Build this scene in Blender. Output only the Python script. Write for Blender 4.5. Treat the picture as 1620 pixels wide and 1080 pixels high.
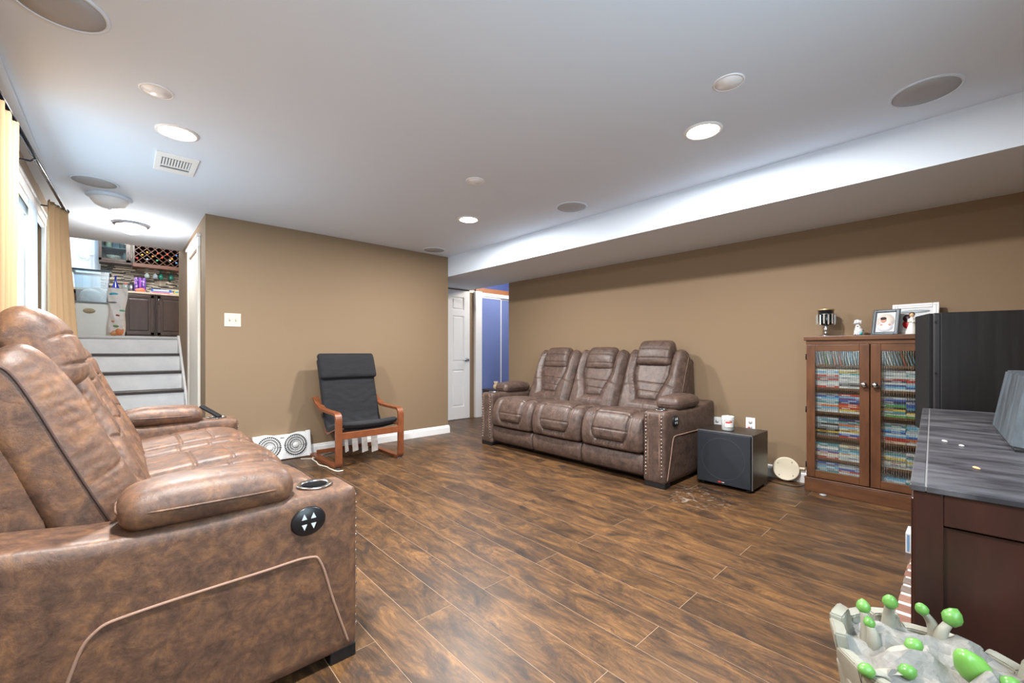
import bpy, bmesh, math, random
import numpy as np
from mathutils import Vector, Matrix
random.seed(7); np.random.seed(7)
SC = bpy.context.scene
for o in list(bpy.data.objects): bpy.data.objects.remove(o)
C = SC.collection
PI = math.pi

# ------------------------------------------------------------------ camera, world, light, exposure
cam = bpy.data.objects.new('camera', bpy.data.cameras.new('camera')); C.objects.link(cam)
cam.data.sensor_width = 36.0; cam.data.lens = 36.0*671/1620
cam.data.shift_y = 16/1620; cam.data.clip_start = .02
cam.location = (0, 0, 1.06); cam.rotation_euler = (PI/2, 0, -math.radians(42.69))
SC.camera = cam
w = bpy.data.worlds.new('world'); SC.world = w; w.use_nodes = True
bg = w.node_tree.nodes['Background']; bg.inputs[0].default_value = (.74, .87, .97, 1); bg.inputs[1].default_value = 1.1
vs = SC.view_settings
vs.view_transform = 'Standard'; vs.look = 'None'; vs.gamma = 1; vs.use_curve_mapping = False; vs.exposure = 0.55
cy = SC.cycles
cy.max_bounces = 10; cy.diffuse_bounces = 6; cy.glossy_bounces = 4; cy.transparent_max_bounces = 12
cy.caustics_reflective = False; cy.caustics_refractive = False; cy.sample_clamp_indirect = 6
YR_ = -.65
H = 2.295           # ceiling height of the lower room
UF = 1.246          # upper (kitchen) floor height
POWER = 46.0        # each recessed lamp, W

def area_light(name, loc, rot, sx, sy, power, col=(1, 1, 1), shape='RECTANGLE', parent=None):
    l = bpy.data.lights.new(name, 'AREA'); l.shape = shape; l.size = sx
    if shape in ('RECTANGLE', 'ELLIPSE'): l.size_y = sy
    l.energy = power; l.color = col
    o = bpy.data.objects.new(name, l); C.objects.link(o); o.location = loc; o.rotation_euler = rot; o.parent = parent
    return o
def point_light(name, loc, r, power, col=(1, 1, 1), parent=None):
    l = bpy.data.lights.new(name, 'POINT'); l.shadow_soft_size = r; l.energy = power; l.color = col
    o = bpy.data.objects.new(name, l); C.objects.link(o); o.location = loc; o.parent = parent
    return o
# daylight entering by the patio window and the kitchen window
area_light('window_daylight', (-.60, 3.87, 1.2), (0, -PI/2, 0), 1.75, 1.9, 28, (.93, .975, 1))
area_light('added_window_fill', (.55, YR_-.16, 1.45), (PI/2, 0, 0), 1.5, 1.0, 44, (.87, .945, 1))  # fill through the added window behind the camera, to brighten the ceiling
area_light('kitchen_daylight', (-.7, 11.02, 2.75), (-PI/2, 0, 0), .8, 1.1, 14, (.86, .94, 1))

# ------------------------------------------------------------------ materials
def lin(c):
    return tuple((x/255/12.92 if x/255 <= .04045 else ((x/255+.055)/1.055)**2.4) for x in c) + (1,)
MATS = {}
def mat(name, col, rough=.5, metal=0., col2=None, nscale=4., ndetail=4., stretch=(1, 1, 1), lo=.35, hi=.65,
        bump=None, spec=.5, emit=None, trans=0., sheen=0., coat=0., alpha=None, coords='Object', wave=None):
    if name in MATS: return MATS[name]
    m = bpy.data.materials.new(name); m.use_nodes = True; MATS[name] = m
    nt = m.node_tree; n = nt.nodes; L = nt.links; b = n['Principled BSDF']
    b.inputs['Base Color'].default_value = lin(col); b.inputs['Roughness'].default_value = rough
    b.inputs['Metallic'].default_value = metal; b.inputs['Specular IOR Level'].default_value = spec
    b.inputs['Transmission Weight'].default_value = trans; b.inputs['Coat Weight'].default_value = coat
    b.inputs['Sheen Weight'].default_value = sheen
    if alpha is not None: b.inputs['Alpha'].default_value = alpha
    if emit: b.inputs['Emission Color'].default_value = lin(emit[0]); b.inputs['Emission Strength'].default_value = emit[1]
    tc = n.new('ShaderNodeTexCoord'); mp = n.new('ShaderNodeMapping'); mp.inputs['Scale'].default_value = stretch
    L.new(tc.outputs[coords], mp.inputs[0])
    if col2:
        nz = n.new('ShaderNodeTexNoise'); nz.inputs['Scale'].default_value = nscale; nz.inputs['Detail'].default_value = ndetail
        nz.inputs['Roughness'].default_value = .62
        L.new(mp.outputs[0], nz.inputs['Vector'])
        cr = n.new('ShaderNodeValToRGB'); cr.color_ramp.elements[0].position = lo; cr.color_ramp.elements[1].position = hi
        cr.color_ramp.elements[0].color = lin(col); cr.color_ramp.elements[1].color = lin(col2)
        L.new(nz.outputs['Fac'], cr.inputs[0]); L.new(cr.outputs[0], b.inputs['Base Color'])
    if bump:
        bz = n.new('ShaderNodeTexNoise'); bz.inputs['Scale'].default_value = bump[0]; bz.inputs['Detail'].default_value = 4
        L.new(mp.outputs[0], bz.inputs['Vector'])
        bp = n.new('ShaderNodeBump'); bp.inputs['Strength'].default_value = bump[1]; bp.inputs['Distance'].default_value = bump[2] if len(bump) > 2 else .004
        L.new(bz.outputs['Fac'], bp.inputs['Height']); L.new(bp.outputs[0], b.inputs['Normal'])
    return m

def plank_material():
    m = bpy.data.materials.new('laminate_plank'); m.use_nodes = True; nt = m.node_tree; n = nt.nodes; L = nt.links
    b = n['Principled BSDF']
    geo = n.new('ShaderNodeNewGeometry'); oi = n.new('ShaderNodeObjectInfo')
    mul = n.new('ShaderNodeMath'); mul.operation = 'MULTIPLY'; mul.inputs[1].default_value = 37.
    L.new(oi.outputs['Random'], mul.inputs[0])
    cmb = n.new('ShaderNodeCombineXYZ'); [L.new(mul.outputs[0], cmb.inputs[i]) for i in (0, 1, 2)]
    add = n.new('ShaderNodeVectorMath'); add.operation = 'ADD'
    L.new(geo.outputs['Position'], add.inputs[0]); L.new(cmb.outputs[0], add.inputs[1])
    def noise(scale, st, detail=5, rough=.6, dist=0.):
        mp = n.new('ShaderNodeMapping'); mp.inputs['Scale'].default_value = st; L.new(add.outputs[0], mp.inputs[0])
        z = n.new('ShaderNodeTexNoise'); z.inputs['Scale'].default_value = scale; z.inputs['Detail'].default_value = detail
        z.inputs['Roughness'].default_value = rough; z.inputs['Distortion'].default_value = dist
        L.new(mp.outputs[0], z.inputs['Vector']); return z
    def ramp(src, stops):
        r = n.new('ShaderNodeValToRGB'); e = r.color_ramp.elements
        while len(e) < len(stops): e.new(.5)
        for k, (p, c) in enumerate(stops): e[k].position = p; e[k].color = c
        L.new(src, r.inputs[0]); return r
    base = noise(2.8, (3.6, 1.1, 1), 10, .78, .8)
    rb = ramp(base.outputs['Fac'], [(.34, lin((44, 33, 26))), (.45, lin((78, 56, 38))), (.55, lin((108, 77, 48))), (.68, lin((146, 105, 60)))])
    grain = noise(1.6, (70, 4, 1), 6, .7, .5)
    rg = ramp(grain.outputs['Fac'], [(.32, (.42, .42, .42, 1)), (.60, (1, 1, 1, 1))])
    mx = n.new('ShaderNodeMix'); mx.data_type = 'RGBA'; mx.blend_type = 'MULTIPLY'; mx.inputs[0].default_value = .75
    L.new(rb.outputs[0], mx.inputs[6]); L.new(rg.outputs[0], mx.inputs[7])
    knots = noise(2.6, (2.8, 1.2, 1), 7, .7, 1.2)
    rk = ramp(knots.outputs['Fac'], [(.57, (0, 0, 0, 1)), (.64, (1, 1, 1, 1))])
    mk = n.new('ShaderNodeMix'); mk.data_type = 'RGBA'; mk.inputs[7].default_value = lin((52, 42, 38))
    f = n.new('ShaderNodeMath'); f.operation = 'MULTIPLY'; f.inputs[1].default_value = .72
    L.new(rk.outputs[0], f.inputs[0]); L.new(f.outputs[0], mk.inputs[0]); L.new(mx.outputs[2], mk.inputs[6])
    strk = noise(4.2, (9, 1.6, 1), 8, .75, 1.5)
    rs1 = ramp(strk.outputs['Fac'], [(.60, (0, 0, 0, 1)), (.66, (.8, .8, .8, 1))])
    mk2 = n.new('ShaderNodeMix'); mk2.data_type = 'RGBA'; mk2.inputs[7].default_value = lin((40, 31, 27))
    L.new(rs1.outputs[0], mk2.inputs[0]); L.new(mk.outputs[2], mk2.inputs[6]); mk = mk2
    # per-plank tone
    tn = n.new('ShaderNodeMapRange'); tn.inputs[3].default_value = .80; tn.inputs[4].default_value = 1.28
    L.new(oi.outputs['Random'], tn.inputs[0])
    vm = n.new('ShaderNodeVectorMath'); vm.operation = 'SCALE'; L.new(mk.outputs[2], vm.inputs[0]); L.new(tn.outputs[0], vm.inputs['Scale'])
    # dried white spill in front of the sofa arm
    sp = n.new('ShaderNodeVectorMath'); sp.operation = 'DISTANCE'; sp.inputs[1].default_value = (3.08, 1.36, 0)
    L.new(geo.outputs['Position'], sp.inputs[0])
    sm = n.new('ShaderNodeMapRange'); sm.inputs[1].default_value = .05; sm.inputs[2].default_value = .32; sm.inputs[3].default_value = .6; sm.inputs[4].default_value = 0
    L.new(sp.outputs['Value'], sm.inputs[0])
    sn = n.new('ShaderNodeTexNoise'); sn.inputs['Scale'].default_value = 13; sn.inputs['Detail'].default_value = 8; sn.inputs['Distortion'].default_value = 2
    L.new(geo.outputs['Position'], sn.inputs['Vector'])
    sr = ramp(sn.outputs['Fac'], [(.56, (0, 0, 0, 1)), (.68, (1, 1, 1, 1))])
    s2 = n.new('ShaderNodeMath'); s2.operation = 'MULTIPLY'; L.new(sm.outputs[0], s2.inputs[0]); L.new(sr.outputs[0], s2.inputs[1])
    mm = n.new('ShaderNodeMix'); mm.data_type = 'RGBA'; mm.inputs[7].default_value = lin((190, 180, 170))
    L.new(s2.outputs[0], mm.inputs[0]); L.new(vm.outputs[0], mm.inputs[6])
    L.new(mm.outputs[2], b.inputs['Base Color'])
    rr = n.new('ShaderNodeMapRange'); rr.inputs[3].default_value = .34; rr.inputs[4].default_value = .50
    L.new(grain.outputs['Fac'], rr.inputs[0]); L.new(rr.outputs[0], b.inputs['Roughness'])
    bp = n.new('ShaderNodeBump'); bp.inputs['Strength'].default_value = .16; bp.inputs['Distance'].default_value = .0006
    b2 = noise(5, (24, 4.5, 1), 5, .65, 1.)
    L.new(b2.outputs['Fac'], bp.inputs['Height']); L.new(bp.outputs[0], b.inputs['Normal'])
    return m

def pane_material(name, tint, fac, rough, ribs=None):
    m = bpy.data.materials.new(name); m.use_nodes = True; nt = m.node_tree; n = nt.nodes; L = nt.links
    n.remove(n['Principled BSDF']); out = n['Material Output']
    tr = n.new('ShaderNodeBsdfTransparent'); tr.inputs[0].default_value = lin(tint)
    gl = n.new('ShaderNodeBsdfGlossy'); gl.inputs['Roughness'].default_value = rough
    mx = n.new('ShaderNodeMixShader'); mx.inputs[0].default_value = fac
    if ribs:
        tc = n.new('ShaderNodeTexCoord'); wv = n.new('ShaderNodeTexWave'); wv.bands_direction = 'Y'; wv.inputs['Scale'].default_value = ribs
        L.new(tc.outputs['Object'], wv.inputs['Vector'])
        mr = n.new('ShaderNodeMapRange'); mr.inputs[3].default_value = fac*.4; mr.inputs[4].default_value = fac*2.2
        L.new(wv.outputs['Fac'], mr.inputs[0]); L.new(mr.outputs[0], mx.inputs[0])
        bp = n.new('ShaderNodeBump'); bp.inputs['Strength'].default_value = .6; bp.inputs['Distance'].default_value = .002
        L.new(wv.outputs['Fac'], bp.inputs['Height']); L.new(bp.outputs[0], gl.inputs['Normal'])
    L.new(tr.outputs[0], mx.inputs[1]); L.new(gl.outputs[0], mx.inputs[2]); L.new(mx.outputs[0], out.inputs[0])
    return m
def sheer_material(name, col, fac):
    m = bpy.data.materials.new(name); m.use_nodes = True; nt = m.node_tree; n = nt.nodes; L = nt.links
    n.remove(n['Principled BSDF']); out = n['Material Output']
    d = n.new('ShaderNodeBsdfDiffuse'); d.inputs[0].default_value = lin(col)
    t = n.new('ShaderNodeBsdfTranslucent'); t.inputs[0].default_value = lin(col)
    mx = n.new('ShaderNodeMixShader'); mx.inputs[0].default_value = fac
    L.new(d.outputs[0], mx.inputs[1]); L.new(t.outputs[0], mx.inputs[2]); L.new(mx.outputs[0], out.inputs[0])
    return m

M_CEIL = mat('ceiling_paint', (226, 237, 250), .85, bump=(180, .08))
M_WALL = mat('tan_wall_paint', (138, 116, 91), .8, bump=(160, .1))
M_WHITE = mat('white_trim_paint', (242, 242, 241), .45)
M_CREAM = mat('cream_trim_paint', (226, 218, 205), .5)
M_PLANK = plank_material()
M_SEAM = mat('floor_seam', (168, 142, 118), .7)  # tan holds the light caught by the plank grooves, put into the colour
M_BLUE = mat('blue_wall_paint', (84, 102, 164), .7)
M_BLACK = mat('black_plastic', (22, 22, 24), .45)
M_CHROME = mat('chrome', (210, 210, 212), .16, 1.)
M_STEEL = mat('brushed_steel', (150, 150, 155), .35, 1.)
M_DARKMETAL = mat('dark_metal', (50, 50, 55), .4, .8)
M_GLASS = pane_material('window_glass', (235, 245, 250), .08, .02)
M_GREY = mat('speaker_grille', (178, 179, 182), .8, bump=(900, .3, .002))
M_LENS = mat('lamp_lens', (255, 255, 255), .4, emit=((255, 252, 246), 14.))
M_DISC = mat('disc_white', (252, 253, 255), .35)

# ------------------------------------------------------------------ mesh helpers
def finish(o, label=None, cat=None, group=None, kind=None):
    if label: o['label'] = label
    if cat: o['category'] = cat
    if group: o['group'] = group
    if kind: o['kind'] = kind
    return o
def thing(name, label, cat, loc=(0, 0, 0), rz=0., group=None, kind=None):
    o = bpy.data.objects.new(name, None); C.objects.link(o); o.location = loc; o.rotation_euler = (0, 0, rz)
    o.empty_display_size = .1
    return finish(o, label, cat, group, kind)
def put(name, me, parent=None, loc=(0, 0, 0), rot=(0, 0, 0)):
    o = bpy.data.objects.new(name, me); C.objects.link(o); o.location = loc; o.rotation_euler = rot; o.parent = parent
    return o
class MB:
    """collects shapes into one bmesh"""
    def __init__(s): s.bm = bmesh.new(); s.mi = 0
    def _tag(s, faces, smooth=False):
        for f in faces: f.material_index = s.mi; f.smooth = smooth
    def m(s, i): s.mi = i; return s
    def box(s, x0, x1, y0, y1, z0, z1, bev=0., seg=2):
        t = bmesh.new(); bmesh.ops.create_cube(t, size=1)
        for v in t.verts: v.co = Vector((x0+(v.co.x+.5)*(x1-x0), y0+(v.co.y+.5)*(y1-y0), z0+(v.co.z+.5)*(z1-z0)))
        if bev > 0: bmesh.ops.bevel(t, geom=list(t.edges), offset=bev, segments=seg, affect='EDGES', profile=.5)
        return s._merge(t, False)
    def _merge(s, t, smooth=False):
        bmesh.ops.recalc_face_normals(t, faces=t.faces)
        vm = {v: s.bm.verts.new(v.co) for v in t.verts}; fs = []
        for f in t.faces:
            try: fs.append(s.bm.faces.new([vm[v] for v in f.verts]))
            except ValueError: pass
        s._tag(fs, smooth); t.free(); return s
    def prism(s, poly, axis, a, b, bev=0.):
        """poly: 2-D outline, extruded along axis (0,1,2) from a to b"""
        t = bmesh.new()
        def P(p, c): q = list(p); q.insert(axis, c); return q
        va = [t.verts.new(P(p, a)) for p in poly]; vb = [t.verts.new(P(p, b)) for p in poly]
        t.faces.new(va); t.faces.new(vb[::-1])
        for i in range(len(poly)):
            j = (i+1) % len(poly); t.faces.new([va[i], vb[i], vb[j], va[j]])
        if bev: bmesh.ops.bevel(t, geom=list(t.edges), offset=bev, segments=2, affect='EDGES', profile=.5)
        return s._merge(t, False)
    def lathe(s, prof, seg=24, c=(0, 0, 0), axis=2, sx=1., sy=1., ring=False):
        """prof: (radius, height) list"""
        t = bmesh.new(); rings = []
        for r, h in prof:
            rg_ = []
            for k in range(seg):
                a = 2*PI*k/seg; p = [max(r, 1e-5)*math.cos(a)*sx, max(r, 1e-5)*math.sin(a)*sy, h]
                if axis == 0: p = [p[2], p[0], p[1]]
                elif axis == 1: p = [p[1], p[2], p[0]]
                rg_.append(t.verts.new(Vector(p)+Vector(c)))
            rings.append(rg_)
        if ring: rings.append(rings[0])
        for i in range(len(rings)-1):
            for k in range(seg):
                j = (k+1) % seg; t.faces.new([rings[i][k], rings[i][j], rings[i+1][j], rings[i+1][k]])
        if not ring: t.faces.new(rings[0][::-1]); t.faces.new(rings[-1])
        bmesh.ops.remove_doubles(t, verts=t.verts, dist=2e-5)
        return s._merge(t, True)
    def sweep(s, pts, sec, closed=False, smooth=True, up=(0, 0, 1)):
        """sweep a 2-D section (list of (a,b)) along pts; a along side, b along up-ish"""
        t = bmesh.new(); pts = [Vector(p) for p in pts]; N = len(pts); rings = []
        up = Vector(up)
        for i, p in enumerate(pts):
            if closed: d = pts[(i+1) % N]-pts[i-1]
            else: d = pts[min(i+1, N-1)]-pts[max(i-1, 0)]
            d.normalize(); side = d.cross(up)
            if side.length < 1e-4: side = d.cross(Vector((1, 0, 0)))
            side.normalize(); u = side.cross(d).normalized()
            rings.append([t.verts.new(p+side*a+u*b) for a, b in sec])
        K = len(sec)
        for i in range(N if closed else N-1):
            A, B = rings[i], rings[(i+1) % N]
            for k in range(K): t.faces.new([A[k], A[(k+1) % K], B[(k+1) % K], B[k]])
        if not closed: t.faces.new(rings[0][::-1]); t.faces.new(rings[-1])
        return s._merge(t, smooth)
    def tube(s, pts, r, seg=8, closed=False):
        return s.sweep(pts, [(r*math.cos(2*PI*k/seg), r*math.sin(2*PI*k/seg)) for k in range(seg)], closed)
    def ell(s, c, r, seg=20, rings=12):
        t = bmesh.new(); bmesh.ops.create_uvsphere(t, u_segments=seg, v_segments=rings, radius=1)
        for v in t.verts: v.co = Vector((v.co.x*r[0]+c[0], v.co.y*r[1]+c[1], v.co.z*r[2]+c[2]))
        return s._merge(t, True)
    def grid(s, P):
        """P: array (n,m,3) -> quads"""
        n, m = P.shape[:2]; vs_ = [[s.bm.verts.new(P[i, j]) for j in range(m)] for i in range(n)]; fs = []
        for i in range(n-1):
            for j in range(m-1): fs.append(s.bm.faces.new([vs_[i][j], vs_[i+1][j], vs_[i+1][j+1], vs_[i][j+1]]))
        s._tag(fs, True); return s
    def xf(s, mtx): bmesh.ops.transform(s.bm, matrix=mtx, verts=s.bm.verts); return s
    def mesh(s, name, mats):
        me = bpy.data.meshes.new(name); s.bm.to_mesh(me); s.bm.free()
        for m_ in (mats if isinstance(mats, (list, tuple)) else [mats]): me.materials.append(m_)
        return me
    def build(s, name, mats, parent=None, loc=(0, 0, 0), rot=(0, 0, 0)):
        return put(name, s.mesh(name, mats), parent, loc, rot)
def box(name, dims, m_, parent=None, bev=.003, loc=(0, 0, 0), rot=(0, 0, 0)):
    return MB().box(*dims, bev=bev).build(name, m_, parent, loc, rot)
def sharp(o, ang=35):
    me = o.data; bm = bmesh.new(); bm.from_mesh(me); lim = math.radians(ang)
    for e in bm.edges:
        if len(e.link_faces) == 2 and e.calc_face_angle(0) > lim: e.smooth = False
    bm.to_mesh(me); bm.free(); return o
def spline(pts, n, closed=False):
    """Catmull-Rom through pts, n samples"""
    P = np.array(pts, float); out = []
    N = len(P); segs = N if closed else N-1
    for k in range(n):
        u = k/(n if closed else n-1)*segs; i = min(int(u), segs-1); f = u-i
        if closed: p0, p1, p2, p3 = P[(i-1) % N], P[i % N], P[(i+1) % N], P[(i+2) % N]
        else: p0, p1, p2, p3 = P[max(i-1, 0)], P[i], P[i+1], P[min(i+2, N-1)]
        out.append(.5*((2*p1)+(-p0+p2)*f+(2*p0-5*p1+4*p2-p3)*f*f+(-p0+3*p1-3*p2+p3)*f**3))
    return np.array(out)
def cushion(name, W, L, T, r, nw, nl, nt_, disp, mapf, mats, parent):
    """rounded slab (w, s, n) whose outer face n=T is displaced by disp(w,s) and bent into place by mapf(w,s,n)"""
    idx = {}; pts = []; faces = []
    def vid(i, j, k):
        if (i, j, k) not in idx: idx[(i, j, k)] = len(pts); pts.append((i/nw, j/nl, k/nt_))
        return idx[(i, j, k)]
    for i in range(nw):
        for j in range(nl):
            faces.append([vid(i, j, nt_), vid(i+1, j, nt_), vid(i+1, j+1, nt_), vid(i, j+1, nt_)])
            faces.append([vid(i, j, 0), vid(i, j+1, 0), vid(i+1, j+1, 0), vid(i+1, j, 0)])
    for i in range(nw):
        for k in range(nt_):
            faces.append([vid(i, 0, k), vid(i+1, 0, k), vid(i+1, 0, k+1), vid(i, 0, k+1)])
            faces.append([vid(i, nl, k), vid(i, nl, k+1), vid(i+1, nl, k+1), vid(i+1, nl, k)])
    for j in range(nl):
        for k in range(nt_):
            faces.append([vid(0, j, k), vid(0, j, k+1), vid(0, j+1, k+1), vid(0, j+1, k)])
            faces.append([vid(nw, j, k), vid(nw, j+1, k), vid(nw, j+1, k+1), vid(nw, j, k+1)])
    p = np.array(pts); p = np.stack([(p[:, 0]-.5)*W, p[:, 1]*L, p[:, 2]*T], 1)
    lo = np.array([-W/2+r, r, min(r, T/2)]); hi = np.array([W/2-r, L-r, max(T-r, T/2)])
    q = np.clip(p, lo, hi); d = p-q; ln = np.linalg.norm(d, axis=1, keepdims=True); ln[ln < 1e-9] = 1
    mx = np.abs(d).max(1, keepdims=True)
    p = q+d/ln*np.maximum(mx, 0)
    if disp is not None:
        f = np.clip(p[:, 2]/T*1.6-.6, 0, 1); p[:, 2] += disp(p[:, 0], p[:, 1])*f
    P = mapf(p[:, 0], p[:, 1], p[:, 2])
    me = bpy.data.meshes.new(name); me.from_pydata(P.tolist(), [], faces)
    bm = bmesh.new(); bm.from_mesh(me); bmesh.ops.recalc_face_normals(bm, faces=bm.faces)
    for f in bm.faces: f.smooth = True
    bm.to_mesh(me); bm.free()
    me.materials.append(mats)
    return put(name, me, parent)
def sstep(x, a, b):
    t = np.clip((x-a)/(b-a), 0, 1); return t*t*(3-2*t)
ORD = ['first', 'second', 'third', 'fourth', 'fifth', 'sixth', 'seventh', 'eighth', 'ninth', 'tenth', 'eleventh', 'twelfth',
       'thirteenth', 'fourteenth', 'fifteenth', 'sixteenth', 'seventeenth', 'eighteenth', 'nineteenth', 'twentieth']

# ------------------------------------------------------------------ the setting
XL, XR, YB, YR = -.45, 4.07, 4.65, -.65
def struct(name, dims, m_, label=None, bev=0., parent=None):
    o = box(name, dims, m_, parent, bev); o['kind'] = 'structure'
    if label: o['label'] = label
    return o
fl = struct('floor', (XL-.1, 5.9, YR-.1, 7.0, -.08, -.0007), M_SEAM, 'dark brown laminate plank floor')
# planks: run along Y, 168.5 mm wide, 1.32 m long, half-lapped
PW, PL = .1685, 1.32
me_cache = {}
for i in range(-7, 31):
    x0 = .685+PW*i; x1 = x0+PW
    if x1 <= XL or x0 >= 5.85: continue
    xa, xb = max(x0, XL), min(x1, 5.85)
    off = 1.48 if i % 2 else .82
    for k in range(-3, 6):
        y0 = off+PL*k; y1 = y0+PL
        ya, yb = max(y0, YR), min(y1, 6.99)
        if yb-ya < .02: continue
        # only where the floor is open
        if x0 > 4.2 and yb < 3.4: continue
        if x0 > .7 and x1 < 3.1 and ya > 4.8: continue
        g = .0013
        key = (round(xb-xa, 4), round(yb-ya, 4))
        if key not in me_cache:
            t = MB(); t.box(0, key[0]-2*g, 0, key[1]-2*g, -.0065, 0)
            me_cache[key] = t.mesh('plank', M_PLANK)
        put('plank', me_cache[key], fl, (xa+g, ya+g, 0))
struct('ceiling', (XL-.1, XR+.13, YR-.1, 6.5, H, H+.1), M_CEIL, 'flat white ceiling of the lower room')
sof = struct('trim_1', (3.15, XR+.03, YR, 5.45, 2.04, H), M_CEIL, 'white boxed soffit along the right wall')
struct('trim_2', (XL, -.37, YR, 4.6, H-.012, H), M_CEIL, 'shallow white ceiling strip above the window wall')
struct('wall_back', (.557, 3.15, YB, YB+.12, 0, H), M_WALL, 'tan painted wall behind the armchair')
struct('wall_right', (XR, XR+.12, YR, 4.48, 0, H), M_WALL, 'tan painted wall behind the reclining sofa')
t = MB(); t.box(XL-.1, -.25, YR-.12, YR, 0, H); t.box(1.35, XR+.12, YR-.12, YR, 0, H); t.box(-.25, 1.35, YR-.12, YR, 0, .92); t.box(-.25, 1.35, YR-.12, YR, 1.98, H)
o = t.build('wall_front', M_WALL); o['kind'] = 'structure'
wn = thing('added_window', 'added unseen white framed window behind the viewpoint for fill light', None, (.55, YR, .92), 0, None, 'structure')  # unseen window, added so fill light reaches the room
t = MB(); t.box(-.8, -.75, -.11, 0, 0, 1.06); t.box(.75, .8, -.11, 0, 0, 1.06); t.box(-.8, .8, -.11, 0, 0, .05); t.box(-.8, .8, -.11, 0, 1.01, 1.06); t.box(-.02, .02, -.08, -.03, .05, 1.01); t.build('window_frame', M_WHITE, wn)
MB().box(-.75, .75, -.06, -.055, .05, 1.01).build('window_pane', M_GLASS, wn)
# left wall with the patio window opening
WY0, WY1, WZ0, WZ1 = 2.75, 4.85, .22, 2.04
t = MB(); t.box(XL-.12, XL, YR-.1, WY0, 0, H); t.box(XL-.12, XL, WY1, 7.3, 0, 3.75); t.box(XL-.12, XL, WY0, WY1, 0, WZ0); t.box(XL-.12, XL, WY0, WY1, WZ1, H)
o = t.build('wall_left', M_WALL); o['kind'] = 'structure'
struct('wall_hall', (.557, .677, YB+.12, 7.02, 0, 3.75), M_WALL, 'tan wall beside the stairs')
struct('wall_passage', (3.0, 4.20, 5.45, 5.57, 0, H), M_WALL, 'tan wall holding the white panelled door')
struct('wall_passage_left', (3.03, 3.15, YB+.12, 5.45, 0, H), M_WALL)
# kitchen shell
struct('floor_kitchen', (-1.7, 1.9, 6.98, 11.05, UF-.1, UF), mat('kitchen_floor', (150, 120, 95), .5))
struct('ceiling_kitchen', (-1.7, 1.9, 6.4, 11.05, 3.70, 3.80), M_CEIL)
struct('wall_header', (XL, .677, 6.5, 6.6, H, 3.75), M_CEIL)
struct('wall_kitchen_left', (-1.7, -1.6, 7.2, 11.0, UF, 3.75), M_CREAM)
struct('wall_kitchen_right', (1.8, 1.9, 7.0, 11.0, UF, 3.75), M_CREAM)
struct('wall_kitchen_front', (.677, 1.9, 7.0, 7.1, UF, 3.75), M_CREAM)
struct('wall_kitchen_front_left', (-1.7, XL, 7.2, 7.3, UF-.5, 3.75), M_CREAM)
t = MB(); t.box(-1.7, -1.15, 10.9, 11.0, UF, 3.75); t.box(-.30, 1.9, 10.9, 11.0, UF, 3.75); t.box(-1.15, -.30, 10.9, 11.0, UF, 2.15); t.box(-1.15, -.30, 10.9, 11.0, 3.4, 3.75)
o = t.build('wall_kitchen_back', M_CREAM); o['kind'] = 'structure'
# blue room
struct('wall_blue_back', (4.2, 5.9, 5.78, 5.88, 0, 2.5), M_BLUE, 'blue painted wall of the room past the passage')
struct('wall_blue_right', (5.8, 5.9, 3.3, 5.8, 0, 2.5), M_BLUE)
struct('wall_blue_front', (4.19, 5.9, 3.2, 3.3, 0, 2.5), M_BLUE)
struct('ceiling_blue', (4.10, 5.9, 3.2, 5.9, 2.45, 2.55), M_CEIL)
# baseboards
def baseboard(name, p0, p1, nrm, m_=M_WHITE):
    a, b = Vector(p0), Vector(p1); n_ = Vector(nrm)
    prof = [(0, 0), (.018, 0), (.018, .07), (.012, .082), (.012, .092), (.004, .10), (0, .10)]
    t = bmesh.new(); ra = [t.verts.new(a+n_*u+Vector((0, 0, v))) for u, v in prof]; rb = [t.verts.new(b+n_*u+Vector((0, 0, v))) for u, v in prof]
    t.faces.new(ra); t.faces.new(rb[::-1])
    for k in range(len(prof)): t.faces.new([ra[k], ra[(k+1) % 7], rb[(k+1) % 7], rb[k]])
    q = MB(); q._merge(t); o = q.build(name, m_); o['kind'] = 'structure'; return o
baseboard('baseboard_back', (.56, YB, 0), (3.15, YB, 0), (0, -1, 0))
baseboard('baseboard_end', (3.15, YB-.018, 0), (3.15, YB+.12, 0), (1, 0, 0))
baseboard('baseboard_right', (XR, YR, 0), (XR, 4.48, 0), (-1, 0, 0))

# ---- window on the left wall
win = thing('window_1', 'tall white framed patio window behind the left sofa', None, (XL, (WY0+WY1)/2, WZ0), 0, None, 'structure')
hw_, hh = (WY1-WY0)/2, WZ1-WZ0
t = MB(); t.box(-.115, -.02, -hw_, -hw_+.05, 0, hh); t.box(-.115, -.02, hw_-.05, hw_, 0, hh); t.box(-.115, -.02, -hw_, hw_, 0, .05); t.box(-.115, -.02, -hw_, hw_, hh-.05, hh)
t.build('window_frame', M_WHITE, win)
t = MB(); t.box(-.08, -.03, .52, .60, .05, hh-.05, bev=.004); t.build('window_stile', M_WHITE, win)
t = MB(); t.box(-.08, -.03, -.08, 0, .05, hh-.05, bev=.004); t.build('window_stile', M_WHITE, win)
MB().box(-.06, -.054, -hw_+.05, hw_-.05, .05, hh-.05).build('window_pane', M_GLASS, win)
t = MB(); t.box(0, .022, -hw_-.08, hw_+.08, hh, hh+.06, bev=.004); t.box(0, .03, -hw_-.09, hw_+.09, hh+.06, hh+.085, bev=.004); t.box(0, .015, -hw_-.02, hw_+.02, hh-.03, hh, bev=.003)
t.build('window_head_casing', M_WHITE, win)
for sgn in (-1, 1): MB().box(0, .02, sgn*(hw_+.04)-.04, sgn*(hw_+.04)+.04, 0, hh, bev=.004).build('window_casing', M_WHITE, win)
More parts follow.
